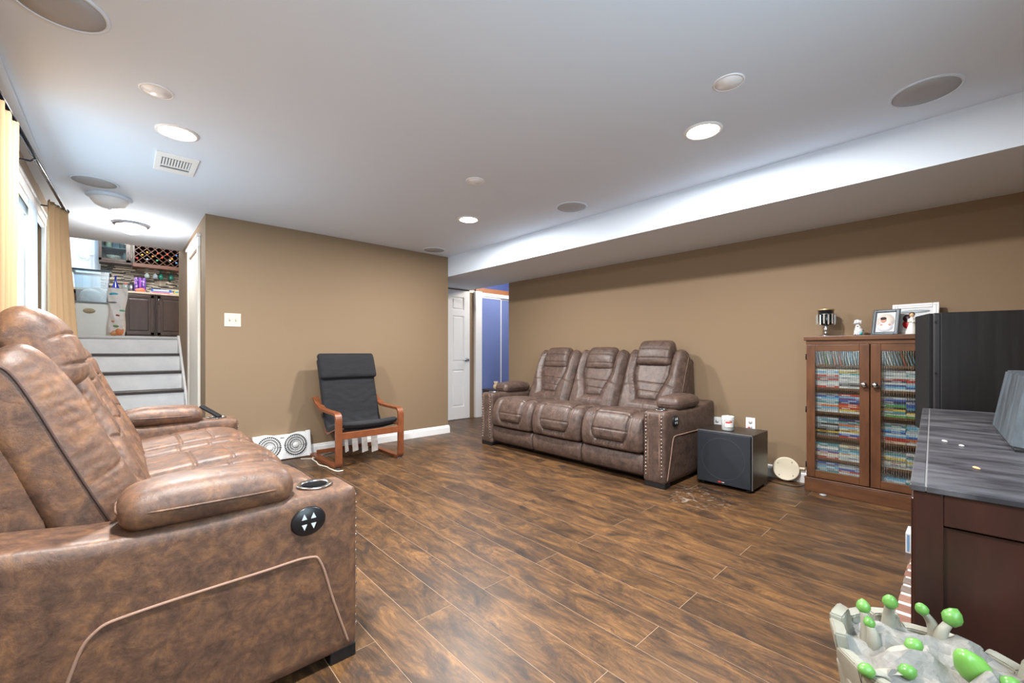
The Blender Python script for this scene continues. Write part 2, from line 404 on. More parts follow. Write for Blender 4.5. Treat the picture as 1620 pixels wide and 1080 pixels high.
# ---- kitchen window
kw = thing('window_2', 'bright kitchen window behind a white curtain', None, (-.725, 10.95, 2.15), 0, None, 'structure')
t = MB(); t.box(-.425, -.375, -.04, .04, 0, 1.25); t.box(.375, .425, -.04, .04, 0, 1.25); t.box(-.425, .425, -.04, .04, 0, .05); t.box(-.425, .425, -.04, .04, 1.2, 1.25); t.box(-.02, .02, -.03, .03, 0, 1.25)
t.build('window_frame', M_WHITE, kw); MB().box(-.38, .38, -.003, .003, .05, 1.2).build('window_pane', M_GLASS, kw)

# ---- doors
def panel_door(name, label, loc, rz, w_, h_, handle_x, casing=True):
    d = thing(name, label, None, loc, rz, None, 'structure')       # local: x along width 0..w, -y is the visible face
    MB().box(0, w_, 0, .02, .008, h_, bev=.002).build('door_core', M_WHITE, d)
    st, mid = .11, .09; pw = (w_-2*st-mid)/2
    rows = [(.20, .78), (.90, 1.62), (1.71, h_-.11)]
    t = MB()
    for (a, b) in ((0, st), (st+pw, st+pw+mid), (w_-st, w_)): t.box(a, b, -.014, .001, .008, h_)
    zs = [.008, .20, .78, .90, 1.62, 1.71, h_-.11, h_]
    for k in range(0, 8, 2): t.box(0, w_, -.0138, .001, zs[k], zs[k+1])
    t.build('door_frame', M_WHITE, d)
    for a in (st, st+pw+mid):
        for (z0, z1) in rows:
            MB().box(a+.022, a+pw-.022, -.012, .002, z0+.022, z1-.022, bev=.008, seg=1).build('door_panel', M_WHITE, d)
    hd = MB().lathe([(.03, 0), (.03, -.006), (.012, -.01), (.012, -.045), (.02, -.05)], 16, (handle_x, -.014, .93), 1).build('door_handle', M_CHROME, d)
    t = MB().sweep([(handle_x, -.058, .93), (handle_x-.05, -.06, .932), (handle_x-.10, -.052, .925)], [(.008*math.cos(a*PI/4), .008*math.sin(a*PI/4)) for a in range(8)])
    t.build('lever', M_CHROME, hd)
    return d
panel_door('door_1', 'white panelled door with chrome lever at the end of the passage', (3.335, 5.449, 0), 0, .76, 2.02, .695)
# casing right of the door, brown edge strip then white jamb at the corner of the blue room
struct('trim_3', (4.19, 4.32, 5.40, 5.47, 0, 2.035), M_WHITE, 'white door jamb at the entrance to the blue room', .004)
struct('trim_4', (4.09, 4.20, 5.435, 5.46, 2.0, 2.04), M_CREAM, 'cream corner bead above the brown strip', .004)
# hall door in the wall beside the stairs (seen at a grazing angle)
dd = thing('door_2', 'white door with wide casing in the tan wall beside the stairs', None, (.557, 5.40, 0), 0, None, 'structure')
MB().box(-.012, 0, -.34, .34, .01, 2.03, bev=.002).build('door_leaf', M_CREAM, dd)
for yy in (-.39, .39): MB().box(-.022, 0, yy-.045, yy+.045, 0, 2.06, bev=.004).build('door_casing', M_CREAM, dd)
t = MB(); t.box(-.022, 0, -.44, .44, 2.06, 2.15, bev=.004); t.box(-.034, 0, -.46, .46, 2.15, 2.175, bev=.004); t.build('door_head_casing', M_WHITE, dd)

# ---- staircase
stc = thing('staircase', 'white painted stairs with dark tread edges climbing to the kitchen', 'stairs', (0, 6.93, 0))
RZ = UF/6; RUN = .245
M_RISER = mat('riser_paint', (246, 246, 246), .5, col2=(234, 234, 236), nscale=5)
M_TREAD = mat('tread_dark', (58, 44, 38), .45)
for k in range(6):
    z1 = UF-RZ*k; yk = -RUN*k
    MB().box(XL+.003, .535, yk, yk+.02, z1-RZ, z1-.03).build('riser', M_RISER, stc)
    if k == 0:
        MB().box(XL+.003, .553, yk-.02, yk+.055, z1-.03, z1+.003, bev=.006).build('landing_nosing', mat('nosing', (205, 205, 205), .5), stc)
    else:
        MB().box(XL+.003, .535, yk-.018, yk+RUN, z1-.03, z1, bev=.004).build('tread', M_TREAD, stc)
sk = []
t = MB(); t.prism([(.05, UF+.02), (-.03, UF+.02), (-RUN*5-.3, .05), (-RUN*5-.3, 0), (-RUN*5+.02, 0), (.1, UF-.15)], 0, .535, .5565); t.build('skirt_board', M_WHITE, stc)

# ---- closet in the blue room
clo = thing('closet', 'sliding blue mirrored closet doors under a wooden header in far room', 'closet', (4.33, 5.60, 0))
M_MIRB = mat('blue_tinted_panel', (122, 138, 190), .25, .1)
for k, (a, b, yy) in enumerate(((.02, .58, 0), (.56, 1.12, .03))):
    p_ = MB().box(a+.02, b-.02, yy, yy+.012, .05, 1.97).build('closet_panel', M_MIRB, clo)
    t = MB(); t.box(a, a+.022, yy-.008, yy+.02, .03, 1.99, bev=.002); t.box(b-.022, b, yy-.008, yy+.02, .03, 1.99, bev=.002); t.box(a, b, yy-.008, yy+.02, .03, .055); t.box(a, b, yy-.008, yy+.02, 1.965, 1.99)
    t.build('panel_frame', M_WHITE, p_)
MB().box(0, 1.2, -.03, .06, 1.99, 2.05, bev=.003).build('closet_track', M_WHITE, clo)
MB().box(0, 1.2, -.02, .06, 2.05, 2.13, bev=.003).build('closet_header', mat('header_wood', (150, 96, 58), .5), clo)
MB().box(0, 1.2, -.03, .06, 0, .03).build('closet_sill', M_WHITE, clo)
lmp = thing('ceiling_lamp', 'warm ceiling lamp hidden in the blue room', 'lamp', (4.75, 4.75, 2.45))
MB().lathe([(.14, 0), (.14, -.02), (.11, -.07), (.05, -.10), (.0, -.105)], 24).build('lamp_shade', mat('warm_lens', (255, 240, 215), .4, emit=((255, 236, 205), 6.)), lmp)
point_light('lamp_light', (0, 0, -.2), .1, 26, (1, .93, .82), lmp)
# low dark box and cream object at the passage
cb = thing('side_chest', 'low dark brown chest by the white jamb beyond the sofa', 'chest', (4.52, 5.30, 0))
MB().box(-.14, .16, -.12, .16, .03, .42, bev=.006).build('chest_body', mat('dark_chest', (66, 52, 48), .5), cb)
MB().box(-.15, .17, -.13, .17, .42, .445, bev=.005).build('chest_lid', mat('dark_chest'[:10]+'_lid', (74, 58, 52), .45), cb)
for (a, b) in ((-.12, -.1), (.14, -.1), (-.12, .14), (.14, .14)): MB().box(a-.015, a+.015, b-.015, b+.015, 0, .03).build('foot', M_BLACK, cb)
t = MB(); t.ell((0, 0, .05), (.045, .045, .05)); t.ell((.0, 0, .105), (.03, .03, .03)); t.ell((.03, 0, .12), (.012, .012, .018)); t.ell((-.03, 0, .12), (.012, .012, .018))
finish(t.build('plush_toy', mat('cream_plush', (222, 200, 165), .9, bump=(120, .4)), None, (4.46, 5.22, .445)), 'small cream plush on the dark chest', 'toy')

# ------------------------------------------------------------------ sofas
def leather(name, a, b, c):
    m = bpy.data.materials.new(name); m.use_nodes = True; nt = m.node_tree; n = nt.nodes; L = nt.links; p = n['Principled BSDF']
    tc = n.new('ShaderNodeTexCoord')
    def nz(s, d, r=.6, di=0.):
        z = n.new('ShaderNodeTexNoise'); z.inputs['Scale'].default_value = s; z.inputs['Detail'].default_value = d; z.inputs['Roughness'].default_value = r; z.inputs['Distortion'].default_value = di
        L.new(tc.outputs['Object'], z.inputs['Vector']); return z
    n1 = nz(17, 10, .75, .4)
    r1 = n.new('ShaderNodeValToRGB'); e = r1.color_ramp.elements; e[0].position = .33; e[0].color = lin(a); e[1].position = .66; e[1].color = lin(c)
    x = e.new(.5); x.color = lin(b); L.new(n1.outputs['Fac'], r1.inputs[0])
    n2 = nz(60, 6, .7); r2 = n.new('ShaderNodeValToRGB'); r2.color_ramp.elements[0].position = .32; r2.color_ramp.elements[0].color = (.72, .70, .70, 1); r2.color_ramp.elements[1].position = .55; r2.color_ramp.elements[1].color = (1, 1, 1, 1)
    L.new(n2.outputs['Fac'], r2.inputs[0])
    mx = n.new('ShaderNodeMix'); mx.data_type = 'RGBA'; mx.blend_type = 'MULTIPLY'; mx.inputs[0].default_value = .8
    L.new(r1.outputs[0], mx.inputs[6]); L.new(r2.outputs[0], mx.inputs[7]); L.new(mx.outputs[2], p.inputs['Base Color'])
    p.inputs['Roughness'].default_value = .46; p.inputs['Specular IOR Level'].default_value = .5
    bz = nz(420, 3); b0 = n.new('ShaderNodeBump'); b0.inputs['Strength'].default_value = .18; b0.inputs['Distance'].default_value = .002; L.new(bz.outputs['Fac'], b0.inputs['Height'])
    bw = nz(22, 3, .5, .8); b1 = n.new('ShaderNodeBump'); b1.inputs['Strength'].default_value = .35; b1.inputs['Distance'].default_value = .006
    L.new(bw.outputs['Fac'], b1.inputs['Height']); L.new(b0.outputs[0], b1.inputs['Normal']); L.new(b1.outputs[0], p.inputs['Normal'])
    return m
def prof_map(ctrl, T, yc, n=80):
    """bend (w,s,n) about the outer profile ctrl [(x,z)...]; returns mapf and length"""
    P = spline(ctrl, n); seg = np.linalg.norm(np.diff(P, axis=0), axis=1); S = np.concatenate([[0], np.cumsum(seg)]); Ln = S[-1]
    D = np.gradient(P, axis=0); D /= np.linalg.norm(D, axis=1, keepdims=True)
    Nn = np.stack([-D[:, 1], D[:, 0]], 1)           # left of travel
    def f(w_, s_, n_):
        s_ = np.clip(s_, 0, Ln); x = np.interp(s_, S, P[:, 0]); z = np.interp(s_, S, P[:, 1]); nx = np.interp(s_, S, Nn[:, 0]); nz_ = np.interp(s_, S, Nn[:, 1])
        k = n_-T
        return np.stack([x+nx*k, yc+w_, z+nz_*k], 1)
    return f, Ln
gauss = lambda d, s: np.exp(-(d/s)**2)
def make_sofa(name, label, loc, rz, LM, lift, SW=2.25, name_tan=True):
    """front faces -x, x in 0..0.97; lift = per-seat headrest raise, from -y to +y"""
    sf = thing(name, label, 'sofa', loc, rz)
    stitch = mat('tan_stitching', (158, 126, 108), .7)
    AW = .19; inner = SW-2*AW; W = inner/3
    MB().box(.06, .90, -SW/2+.03, SW/2-.03, .045, .30).build('base_frame', mat('sofa_base', (40, 30, 28), .8), sf)
    for yy in (-SW/2+.09, SW/2-.09):
        for xx in (.05, .84): MB().box(xx-.044, xx+.044, yy-.086, yy+.086, 0, .045, bev=.004).build('foot', M_BLACK, sf)
    for sg in (-1, 1):
        yc = sg*(SW/2-AW/2)
        am = cushion('arm', AW, .93, .56, .026, 14, 44, 26,
                     lambda w_, s_: .022*sstep(s_, .62, .9)+.004*np.sin(s_*9),
                     lambda w_, s_, n_: np.stack([s_, yc+w_, .03+n_], 1), LM, sf)
        # padded armrest
        padL, padW, padT = .42, .205, .105
        pad = cushion('arm_pad', padW, padL, padT, .048, 20, 34, 12,
                      lambda w_, s_: .018*(1-(2*w_/padW)**2)*np.sin(np.clip(s_/padL, 0, 1)*PI)**.5-.012*sstep(s_, .30, .42),
                      lambda w_, s_, n_: np.stack([.20+s_, yc+w_, .578+n_+.02*s_], 1), LM, am)
        e = []
        for k in range(48):
            a = 2*PI*k/48; cx_, cy_ = math.cos(a), math.sin(a); q = 4.5
            rr = (abs(cx_)**q+abs(cy_)**q)**(-1/q)
            xx = .20+padL/2+rr*cx_*(padL/2+.003); e.append((xx, yc+rr*cy_*(padW/2+.003), .578+padT*.52+.02*(xx-.2)))
        MB().tube(e, .0032, 6, True).build('welt', LM, pad)
        # cup holder
        cup = MB().lathe([(.040, .0), (.056, 0), (.059, .005), (.055, .008), (.043, .006)], 28, (.115, yc, .5935), ring=True).build('cup_holder', M_CHROME, am)
        MB().lathe([(.0, 0), (.045, 0), (.045, .002), (.0, .002)], 28, (.115, yc, .595)).build('cup_well', mat('cup_black', (12, 12, 13), .9, spec=.1), cup)
        # nail heads down both edges of the arm front
        for ss in (-1, 1):
            t = MB()
            for k in range(17): t.ell((-.001, yc+ss*.066, .095+.0285*k), (.006, .0075, .0075), 8, 6)
            o = t.build('nailhead_trim', mat('nailhead', (205, 196, 188), .25, 1.), am); o['kind'] = 'stuff'
            MB().tube([(.0, yc+ss*.048, .06), (-.001, yc+ss*.048, .3), (.0, yc+ss*.048, .575)], .0022, 6).build('front_seam', stitch, am)
        # rope welt on the outer side
        yo = sg*(SW/2+.0005)
        pts = spline([(.035, .06), (.085, .22), (.125, .36), (.165, .392), (.30, .392), (.58, .388), (.66, .37), (.70, .29), (.75, .08)], 60)
        MB().tube([(p[0], yo, p[1]) for p in pts], .0045, 6).build('side_welt', stitch, am)
        pts = spline([(.02, .565), (.2, .566), (.5, .568), (.9, .58)], 20)
        MB().tube([(p[0], yo-sg*.006, p[1]) for p in pts], .0022, 6).build('top_seam', stitch, am)
        # control panel
        cp = MB().lathe([(.0, 0), (.056, 0), (.058, .004*sg), (.052, .009*sg), (.0, .009*sg)], 32, (.165, sg*SW/2, .512), 1, sx=.80, sy=.92).build('control_panel', mat('control_black', (26, 27, 30), .35), am)
        for (bx, bz, d_) in ((-.014, .015, 1), (.014, .015, 1), (-.014, -.015, -1), (.014, -.015, -1)):
            q = [(.165+bx-.008, .512+bz-.007*d_), (.165+bx+.008, .512+bz-.007*d_), (.165+bx, .512+bz+.011*d_)]
            y0_ = sg*(SW/2+.009); MB().prism(q, 1, y0_, y0_+sg*.0015).build('button', mat('button_white', (205, 214, 222), .5), cp)
    for k in range(3):
        yc = -inner/2+W*(k+.5)
        # seat: profile from the back over the front edge and down
        T = .13
        mp_, Ln = prof_map([(.68, .480), (.45, .508), (.25, .528), (.12, .530), (.045, .500), (.004, .425), (-.008, .33), (.010, .235)][::-1], T, yc)
        # travel goes upward then back: left normal must point outwards (front/up)
        def d_seat(w_, s_, Ln=Ln):
            t_ = Ln-s_                                  # distance from the back edge
            hwU = .175-.055*sstep(s_, .16, .02)-.0*t_
            dx = np.abs(w_)-hwU; ds = .075-s_
            sd = np.maximum(dx, ds)
            out = .016*np.sqrt(np.clip(sd/.04, 0, 1))*sstep(W/2-np.abs(w_), 0, .05)
            inn = .024*np.sqrt(np.clip(-sd/.035, 0, 1))
            g = -.018*gauss(sd, .006)
            seam = np.zeros_like(w_)
            for ss in (.165, .30, .45, .60): seam += -.009*gauss(s_-ss, .0045)*(sd < 0)
            for ss in (.34, .48, .62): seam += -.007*gauss(s_-ss, .0045)*(sd > 0)
            wr = .0025*np.sin(w_*190)*gauss(sd-.025, .02)*(s_ < .3)
            cen = -.005*gauss(w_, .004)*(s_ < .07)
            return out+inn+g+seam+wr+cen+.012*np.cos(np.clip(w_/W, -.5, .5)*PI)-.008*sstep(np.abs(w_), W/2-.04, W/2)
        cushion('seat', W-.004, Ln, T, .035, 104, 150, 8, d_seat, mp_, LM, sf)
        # lower foot-rest panel
        mp2, L2 = prof_map([(.034, .055), (.012, .10), (.008, .17), (.022, .232)], .05, yc, 30)
        cushion('footrest', W-.004, L2, .05, .018, 24, 16, 4, lambda w_, s_: .006*np.sin(np.clip(s_/.17, 0, 1)*PI), mp2, LM, sf)
        # backrest
        ctrl = [(.545, .43), (.58, .54), (.632, .66), (.70, .82), (.745, .93), (.795, 1.03), (.85, 1.07)]
        TB = .15
        mb_, LB = prof_map(ctrl, TB, yc)
        def d_back(w_, s_, LB=LB):
            hwB = .098+.078*sstep(s_, .17, .46)
            dx = np.abs(w_)-hwB; ds = .185-s_; sd = np.maximum(dx, ds)
            edge = W/2-np.abs(w_)
            out = .052*np.sqrt(np.clip(sd/.065, 0, 1))*sstep(edge, -.005, .075)*(1-.35*sstep(s_, .52, LB))
            inn = .018*np.sqrt(np.clip(-sd/.04, 0, 1))
            g = -.020*gauss(sd, .006)
            seam = np.zeros_like(w_)
            for ss in (.265, .35): seam += -.010*gauss(s_-ss-.006*np.sin(w_*14), .0045)*(sd < 0)
            seam += -.012*gauss(s_-.33-.04*np.cos(w_*9), .005)*sstep(sd, .01, .03)*.6
            wr = .0016*np.sin(s_*170+2*np.sin(w_*30))*gauss(sd-.012, .02)*sstep(s_, .2, .3)
            wr += .0016*np.sin(s_*190+1.3+2*np.sin(s_*23))*gauss(edge-.02, .02)
            cen = -.005*gauss(w_, .004)*(s_ < .17)
            return out+inn+g+seam+wr+cen
        bk = cushion('backrest', W-.006, LB, TB, .045, 112, 130, 14, d_back, mb_, LM, sf)
        for ss in (-1, 1):
            sv = np.linspace(.03, LB-.03, 40); pw_ = mb_(np.full(40, ss*(W/2-.001)), sv, np.full(40, TB-.034))
            MB().tube([tuple(p) for p in pw_], .0020 if name_tan else .0035, 6).build('back_welt', mat('taupe_welt', (142, 116, 102), .6) if name_tan else mat('dark_welt', (64, 44, 38), .6), bk)
        # headrest
        lf = lift[k]
        hctrl = [(.700, .865+lf), (.708, .93+lf), (.732, 1.005+lf), (.778, 1.075+lf), (.845, 1.112+lf)]
        mh, LH = prof_map(hctrl, .13, yc)
        def d_head(w_, s_, LH=LH):
            q = .022*np.sqrt(np.clip(1-(2*w_/.355)**2, 0, 1))*np.sin(np.clip(s_/LH, 0, 1)*PI)**.4
            for ss in (.075, .165): q = q-.010*gauss(s_-ss, .0045)
            return q
        hd = cushion('headrest', .355, LH, .13, .042, 56, 60, 10, d_head, mh, LM, bk)
    # rear shell
    t = MB(); t.prism([(.70, .10), (.92, .10), (.965, .62), (.955, .97), (.90, 1.0), (.84, .9), (.76, .6)], 1, -inner/2+.01, inner/2-.01, bev=.02)
    t.build('back_shell', LM, sf)
    return sf
LEA_L = leather('saddle_leather', (76, 58, 50), (108, 80, 64), (142, 103, 73))
LEA_R = leather('taupe_leather', (60, 49, 44), (88, 70, 62), (108, 88, 78))
make_sofa('reclining_sofa', 'saddle brown leather reclining sofa beside the window, facing right', (.612, 2.585, 0), PI, LEA_L, (.0, .0, .085), name_tan=False)
make_sofa('reclining_sofa', 'dark taupe leather reclining sofa against the right wall beneath the soffit', (3.06, 2.716, 0), 0, LEA_R, (.06, .0, .0))
# remote resting in the far arm's cup holder of the left sofa
t = MB(); t.box(-.02, .02, -.08, .08, 0, .016, bev=.005); t.xf(Matrix.Rotation(math.radians(40), 4, 'Z') @ Matrix.Rotation(math.radians(26), 4, 'X'))
o = t.build('remote_control', mat('remote_black', (28, 30, 34), .35), None, (.46, 3.61, .635)); finish(o, 'black remote control propped in the far arm of the saddle sofa', 'remote')

# ------------------------------------------------------------------ armchair
def make_armchair():
    ch = thing('armchair', 'bentwood lounge armchair with black cushion against the tan back wall', 'armchair', (1.745, 3.86, 0))
    wood = mat('bent_beech', (112, 62, 38), .38, col2=(138, 80, 48), nscale=3, stretch=(3, 12, 3), bump=(60, .05))
    sec = lambda w_, t_: [(-w_/2, -t_/2), (w_/2, -t_/2), (w_/2, t_/2), (-w_/2, t_/2)]
    for sx in (-1, 1):
        xc = sx*.305
        # side loop: runner -> front leg -> armrest
        path = [(.70, .018), (.35, .014), (.09, .014)]
        path += [(.045+.045*math.cos(a), .06+.046*math.sin(a)) for a in np.linspace(-PI/2, -PI, 6)]
        path += [(.0, .2), (.002, .40)]
        path += [(.055-.053*math.cos(a), .44+.055*math.sin(a)) for a in np.linspace(0, PI/2*1.05, 7)]
        path += [(.22, .495), (.40, .50), (.54, .545), (.62, .60)]
        pts = [(xc, p[0], p[1]) for p in path]
        s_ = MB()
        t = bmesh.new(); rings = []
        P = [Vector(p) for p in pts]
        for i, p in enumerate(P):
            d = (P[min(i+1, len(P)-1)]-P[max(i-1, 0)]).normalized(); u = Vector((1, 0, 0)); nn = d.cross(u)
            rings.append([t.verts.new(p+u*a+nn*b) for a, b in sec(.058, .024)])
        for i in range(len(rings)-1):
            for k in range(4): t.faces.new([rings[i][k], rings[i][(k+1) % 4], rings[i+1][(k+1) % 4], rings[i+1][k]])
        t.faces.new(rings[0][::-1]); t.faces.new(rings[-1])
        s_._merge(t, True); fr = sharp(s_.build('side_frame', wood, ch), 40)
        MB().box(xc-.02, xc+.02, .02, .05, -.0005, .004).build('glide', mat('glide_plastic', (150, 165, 180), .4), fr)
        # seat rail that carries the cushion (long L)
        path2 = spline([(.03, .36), (.2, .325), (.36, .27), (.42, .30), (.47, .42), (.53, .60), (.60, .80), (.64, .93)], 30)
        xr_ = sx*.262
        t = bmesh.new(); rings = []; P = [Vector((xr_, p[0], p[1])) for p in path2]
        for i, p in enumerate(P):
            d = (P[min(i+1, len(P)-1)]-P[max(i-1, 0)]).normalized(); u = Vector((1, 0, 0)); nn = d.cross(u)
            rings.append([t.verts.new(p+u*a+nn*b) for a, b in sec(.034, .02)])
        for i in range(len(rings)-1):
            for k in range(4): t.faces.new([rings[i][k], rings[i][(k+1) % 4], rings[i+1][(k+1) % 4], rings[i+1][k]])
        t.faces.new(rings[0][::-1]); t.faces.new(rings[-1])
        s_ = MB(); s_._merge(t, True); sharp(s_.build('seat_rail', wood, ch), 40)
        MB().box(min(xr_, xc), max(xr_, xc), .02, .05, .335, .352, bev=.003).build('rail_peg', wood, ch)
    MB().box(-.29, .29, -.008, .012, .262, .325, bev=.004).build('front_crossbar', wood, ch)
    MB().box(-.29, .29, .62, .64, .025, .065, bev=.004).build('rear_crossbar', wood, ch)
    # cushion: long slab following seat then back
    black = mat('black_canvas', (19, 20, 24), .88, col2=(27, 28, 33), nscale=18, bump=(16, .55, .012), sheen=.05, stretch=(.5, 1, 1.6))
    ctrl = [(.0, .385), (.03, .415), (.12, .405), (.26, .365), (.36, .345), (.415, .42), (.45, .53), (.50, .68), (.55, .83), (.60, .96), (.63, 1.005)]
    P = spline(ctrl, 90); Dv = np.gradient(P, axis=0); Dv /= np.linalg.norm(Dv, axis=1, keepdims=True); Nv = np.stack([-Dv[:, 1], Dv[:, 0]], 1)
    S = np.concatenate([[0], np.cumsum(np.linalg.norm(np.diff(P, axis=0), axis=1))]); Ln = S[-1]
    def mapc(w_, s_, n_):
        y = np.interp(s_, S, P[:, 0]); z = np.interp(s_, S, P[:, 1]); ny = np.interp(s_, S, Nv[:, 0]); nz_ = np.interp(s_, S, Nv[:, 1]); k = n_-.07
        sag = -.028*(1-(2*w_/.57)**2)*gauss(s_-.08, .12)
        return np.stack([w_, y+ny*k, z+nz_*k+sag], 1)
    def dc(w_, s_):
        q = .004*np.sin(s_*60+5*np.sin(w_*11))*gauss(s_-.40, .07)+.002*np.sin(s_*70+4*np.sin(w_*13+1))*gauss(s_-.66, .1)
        for ss in (.04, .075, .11): q = q-.007*gauss(s_-ss-.01*np.sin(w_*6), .006)
        return q+.006*np.cos(np.clip(w_/.57, -.5, .5)*PI)
    cu = cushion('cushion', .57, Ln, .07, .03, 44, 110, 6, dc, mapc, black, ch)
    # head pillow folded over the top
    def maph(w_, s_, n_):
        s2 = Ln-.245+s_*1.0; base = mapc(w_, np.minimum(s2, Ln), np.full_like(w_, .07))
        y = np.interp(np.minimum(s2, Ln), S, P[:, 0]); ny = np.interp(np.minimum(s2, Ln), S, Nv[:, 0]); nz_ = np.interp(np.minimum(s2, Ln), S, Nv[:, 1])
        return base+np.stack([np.zeros_like(w_), ny*(n_-.012), nz_*(n_-.012)], 1)+np.stack([0*w_, 0*w_, np.maximum(s2-Ln, 0)], 1)
    cushion('head_pillow', .585, .265, .06, .028, 34, 22, 5, lambda w_, s_: .010*np.cos(np.clip(w_/.585, -.5, .5)*PI)*np.sin(np.clip(s_/.265, 0, 1)*PI), maph, black, cu)
    strap = mat('strap_white', (205, 200, 196), .6, col2=(180, 172, 165), nscale=20)
    for k, (xx, zz, ww) in enumerate(((-.235, .13, .03), (-.165, .125, .052), (-.075, .105, .055), (.02, .095, .062))):
        MB().prism([(xx, .27), (xx+ww, .27), (xx+ww+.012, zz+.012), (xx+.010, zz)], 1, .05, .053).build('strap', strap, ch)
    return ch
make_armchair()

# ------------------------------------------------------------------ twin window fan + cord
fan = thing('window_fan', 'white twin window fan leaning by the baseboard behind the left sofa', 'fan', (1.165, 4.575, 0))
M_FAN = mat('fan_plastic', (232, 232, 230), .4)
lean = Matrix.Translation((0, 0, .004)) @ Matrix.Rotation(math.radians(-11), 4, 'X') @ Matrix.Scale(.87, 4)
t = MB(); t.prism([(-.29, 0), (.29, 0), (.29, .285), (.245, .285), (.17, .292), (.08, .275), (0, .268), (-.08, .275), (-.17, .292), (-.245, .285), (-.29, .285)], 1, -.03, .03, bev=.008); t.xf(lean)
sharp(t.build('fan_body', M_FAN, fan), 40)
for sx in (-1, 1):
    cx_, cz_ = sx*.135, .145
    t = MB()
    t.lathe([(.0, 0), (.122, 0), (.122, .002), (.0, .002)], 40, (cx_, -.031, cz_), 1)
    bd = t.xf(lean).build('fan_opening', mat('fan_dark', (62, 62, 64), .7), fan)
    t = MB()
    for r_ in (.045, .072, .098, .124):
        t.tube([(cx_+r_*math.cos(a), -.035, cz_+r_*math.sin(a)) for a in np.linspace(0, 2*PI, 40, endpoint=False)], .0042, 6, True)
    for k in range(36):
        a = 2*PI*k/36; d_ = Vector((math.cos(a), 0, math.sin(a))); t.tube([Vector((cx_, -.034, cz_))+d_*.04, Vector((cx_, -.034, cz_))+d_*.122], .0022, 5)
    t.lathe([(.0, 0), (.036, 0), (.034, .008), (.0, .012)], 24, (cx_, -.046, cz_), 1)
    t.xf(lean).build('fan_grille', M_FAN, bd)
t = MB(); t.box(.262, .30, -.036, .034, 0, .295, bev=.006); t.xf(lean); t.build('side_extension', M_FAN, fan)
t = MB(); t.box(-.022, .022, -.034, -.028, .236, .243); t.xf(lean); t.build('control_slot', mat('fan_dark', (62, 62, 64)), fan)
pts = spline([(1.30, 4.47, .006), (1.40, 4.42, .005), (1.52, 4.50, .006), (1.72, 4.60, .006), (1.95, 4.61, .006)], 40)
o = MB().tube([tuple(p) for p in pts], .0045, 6).build('power_cord', mat('cord_white', (224, 218, 205), .5)); finish(o, 'white power cord running from the window fan along the baseboard', 'cord')
pts = spline([(1.43, 4.49, .006), (1.385, 4.40, .005), (1.375, 4.25, .006), (1.36, 4.13, .005), (1.385, 4.0, .006), (1.385, 3.92, .006), (1.40, 3.80, .006), (1.45, 3.78, .006)], 60)
o = MB().tube([tuple(p) for p in pts], .006, 6).build('power_cord', mat('cord_cream', (228, 220, 200), .5)); finish(o, 'thick cream cord curling round the front leg of the armchair', 'cord')

# ------------------------------------------------------------------ wall plates
sw = thing('light_switch', 'cream double light switch plate on the back wall', 'switch', (.763, YB, 1.353))
M_PLATE = mat('plate_cream', (218, 204, 184), .45)
MB().box(-.066, .066, -.007, 0, -.062, .062, bev=.004).build('switch_plate', M_PLATE, sw)
for xx in (-.024, .024):
    t = MB(); t.box(xx-.004, xx+.004, -.016, -.006, -.004, .010, bev=.001); t.build('toggle', M_PLATE, sw)
    MB().box(xx-.006, xx+.006, -.0078, -.0068, -.013, .013).build('toggle_slot', mat('slot_shade', (150, 135, 118), .6), sw)
def outlet(loc, label, plug):
    o = thing('wall_outlet', label, 'outlet', loc)       # faces -x
    MB().box(-.007, 0, -.038, .038, -.06, .06, bev=.003).build('outlet_plate', M_WHITE, o)
    for zz in (-.022, .022): MB().lathe([(.0, 0), (.016, 0), (.016, -.002), (.0, -.002)], 18, (-.007, 0, zz), 0).build('socket', mat('socket_grey', (205, 205, 205), .4), o)
    if plug:
        t = MB(); t.box(-.035, -.008, -.03, .012, -.035, -.01, bev=.005); t.tube([(-.03, -.02, -.025), (-.04, -.06, -.03), (-.04, -.10, -.1), (-.03, -.11, -.25)], .004, 6)
        t.build('plug', mat('plug_navy', (28, 34, 58), .5), o)
    else: MB().lathe([(.008, 0), (.008, -.02), (.004, -.025)], 10, (-.008, .01, -.03), 0).build('jack', mat('jack_red', (190, 60, 60), .4), o)
outlet((XR, 1.60, .395), 'white outlet with dark plug behind the candle and subwoofer', True)
outlet((XR, 1.318, .420), 'white wall plate with red jack above the subwoofer', False)
# round cream loose speaker leaning at the wall
rs = thing('round_speaker', 'round cream loose speaker on the floor beside the media cabinet', 'speaker', (4.02, 1.035, 0), math.radians(8))
M_RS = mat('speaker_cream', (235, 224, 198), .5)
tilt = Matrix.Translation((0, 0, .097)) @ Matrix.Rotation(math.radians(14), 4, 'Y')
t = MB(); t.lathe([(.0, .0), (.085, .0), (.092, -.004), (.094, -.012), (.088, -.018), (.084, -.0155), (.0, -.0165)], 40, (0, 0, 0), 0, sx=1, sy=1); t.xf(tilt); t.build('speaker_rim', M_RS, rs)
t = MB(); t.lathe([(.0, .03), (.06, .03), (.082, .0), (.0, 0)], 32, (0, 0, 0), 0); t.xf(tilt); t.build('speaker_back', M_RS, rs)
for a in (.6, 2.2, 3.9, 5.4):
    t = MB(); t.lathe([(.0, 0), (.004, 0), (.004, -.002), (.0, -.002)], 8, (-.0155, .07*math.cos(a), .07*math.sin(a)), 0); t.xf(tilt); t.build('screw', M_STEEL, rs)
t = MB(); t.box(-.004, .012, -.128, -.088, .012, .03, bev=.004); t.xf(tilt); t.build('mount_tab', M_RS, rs)
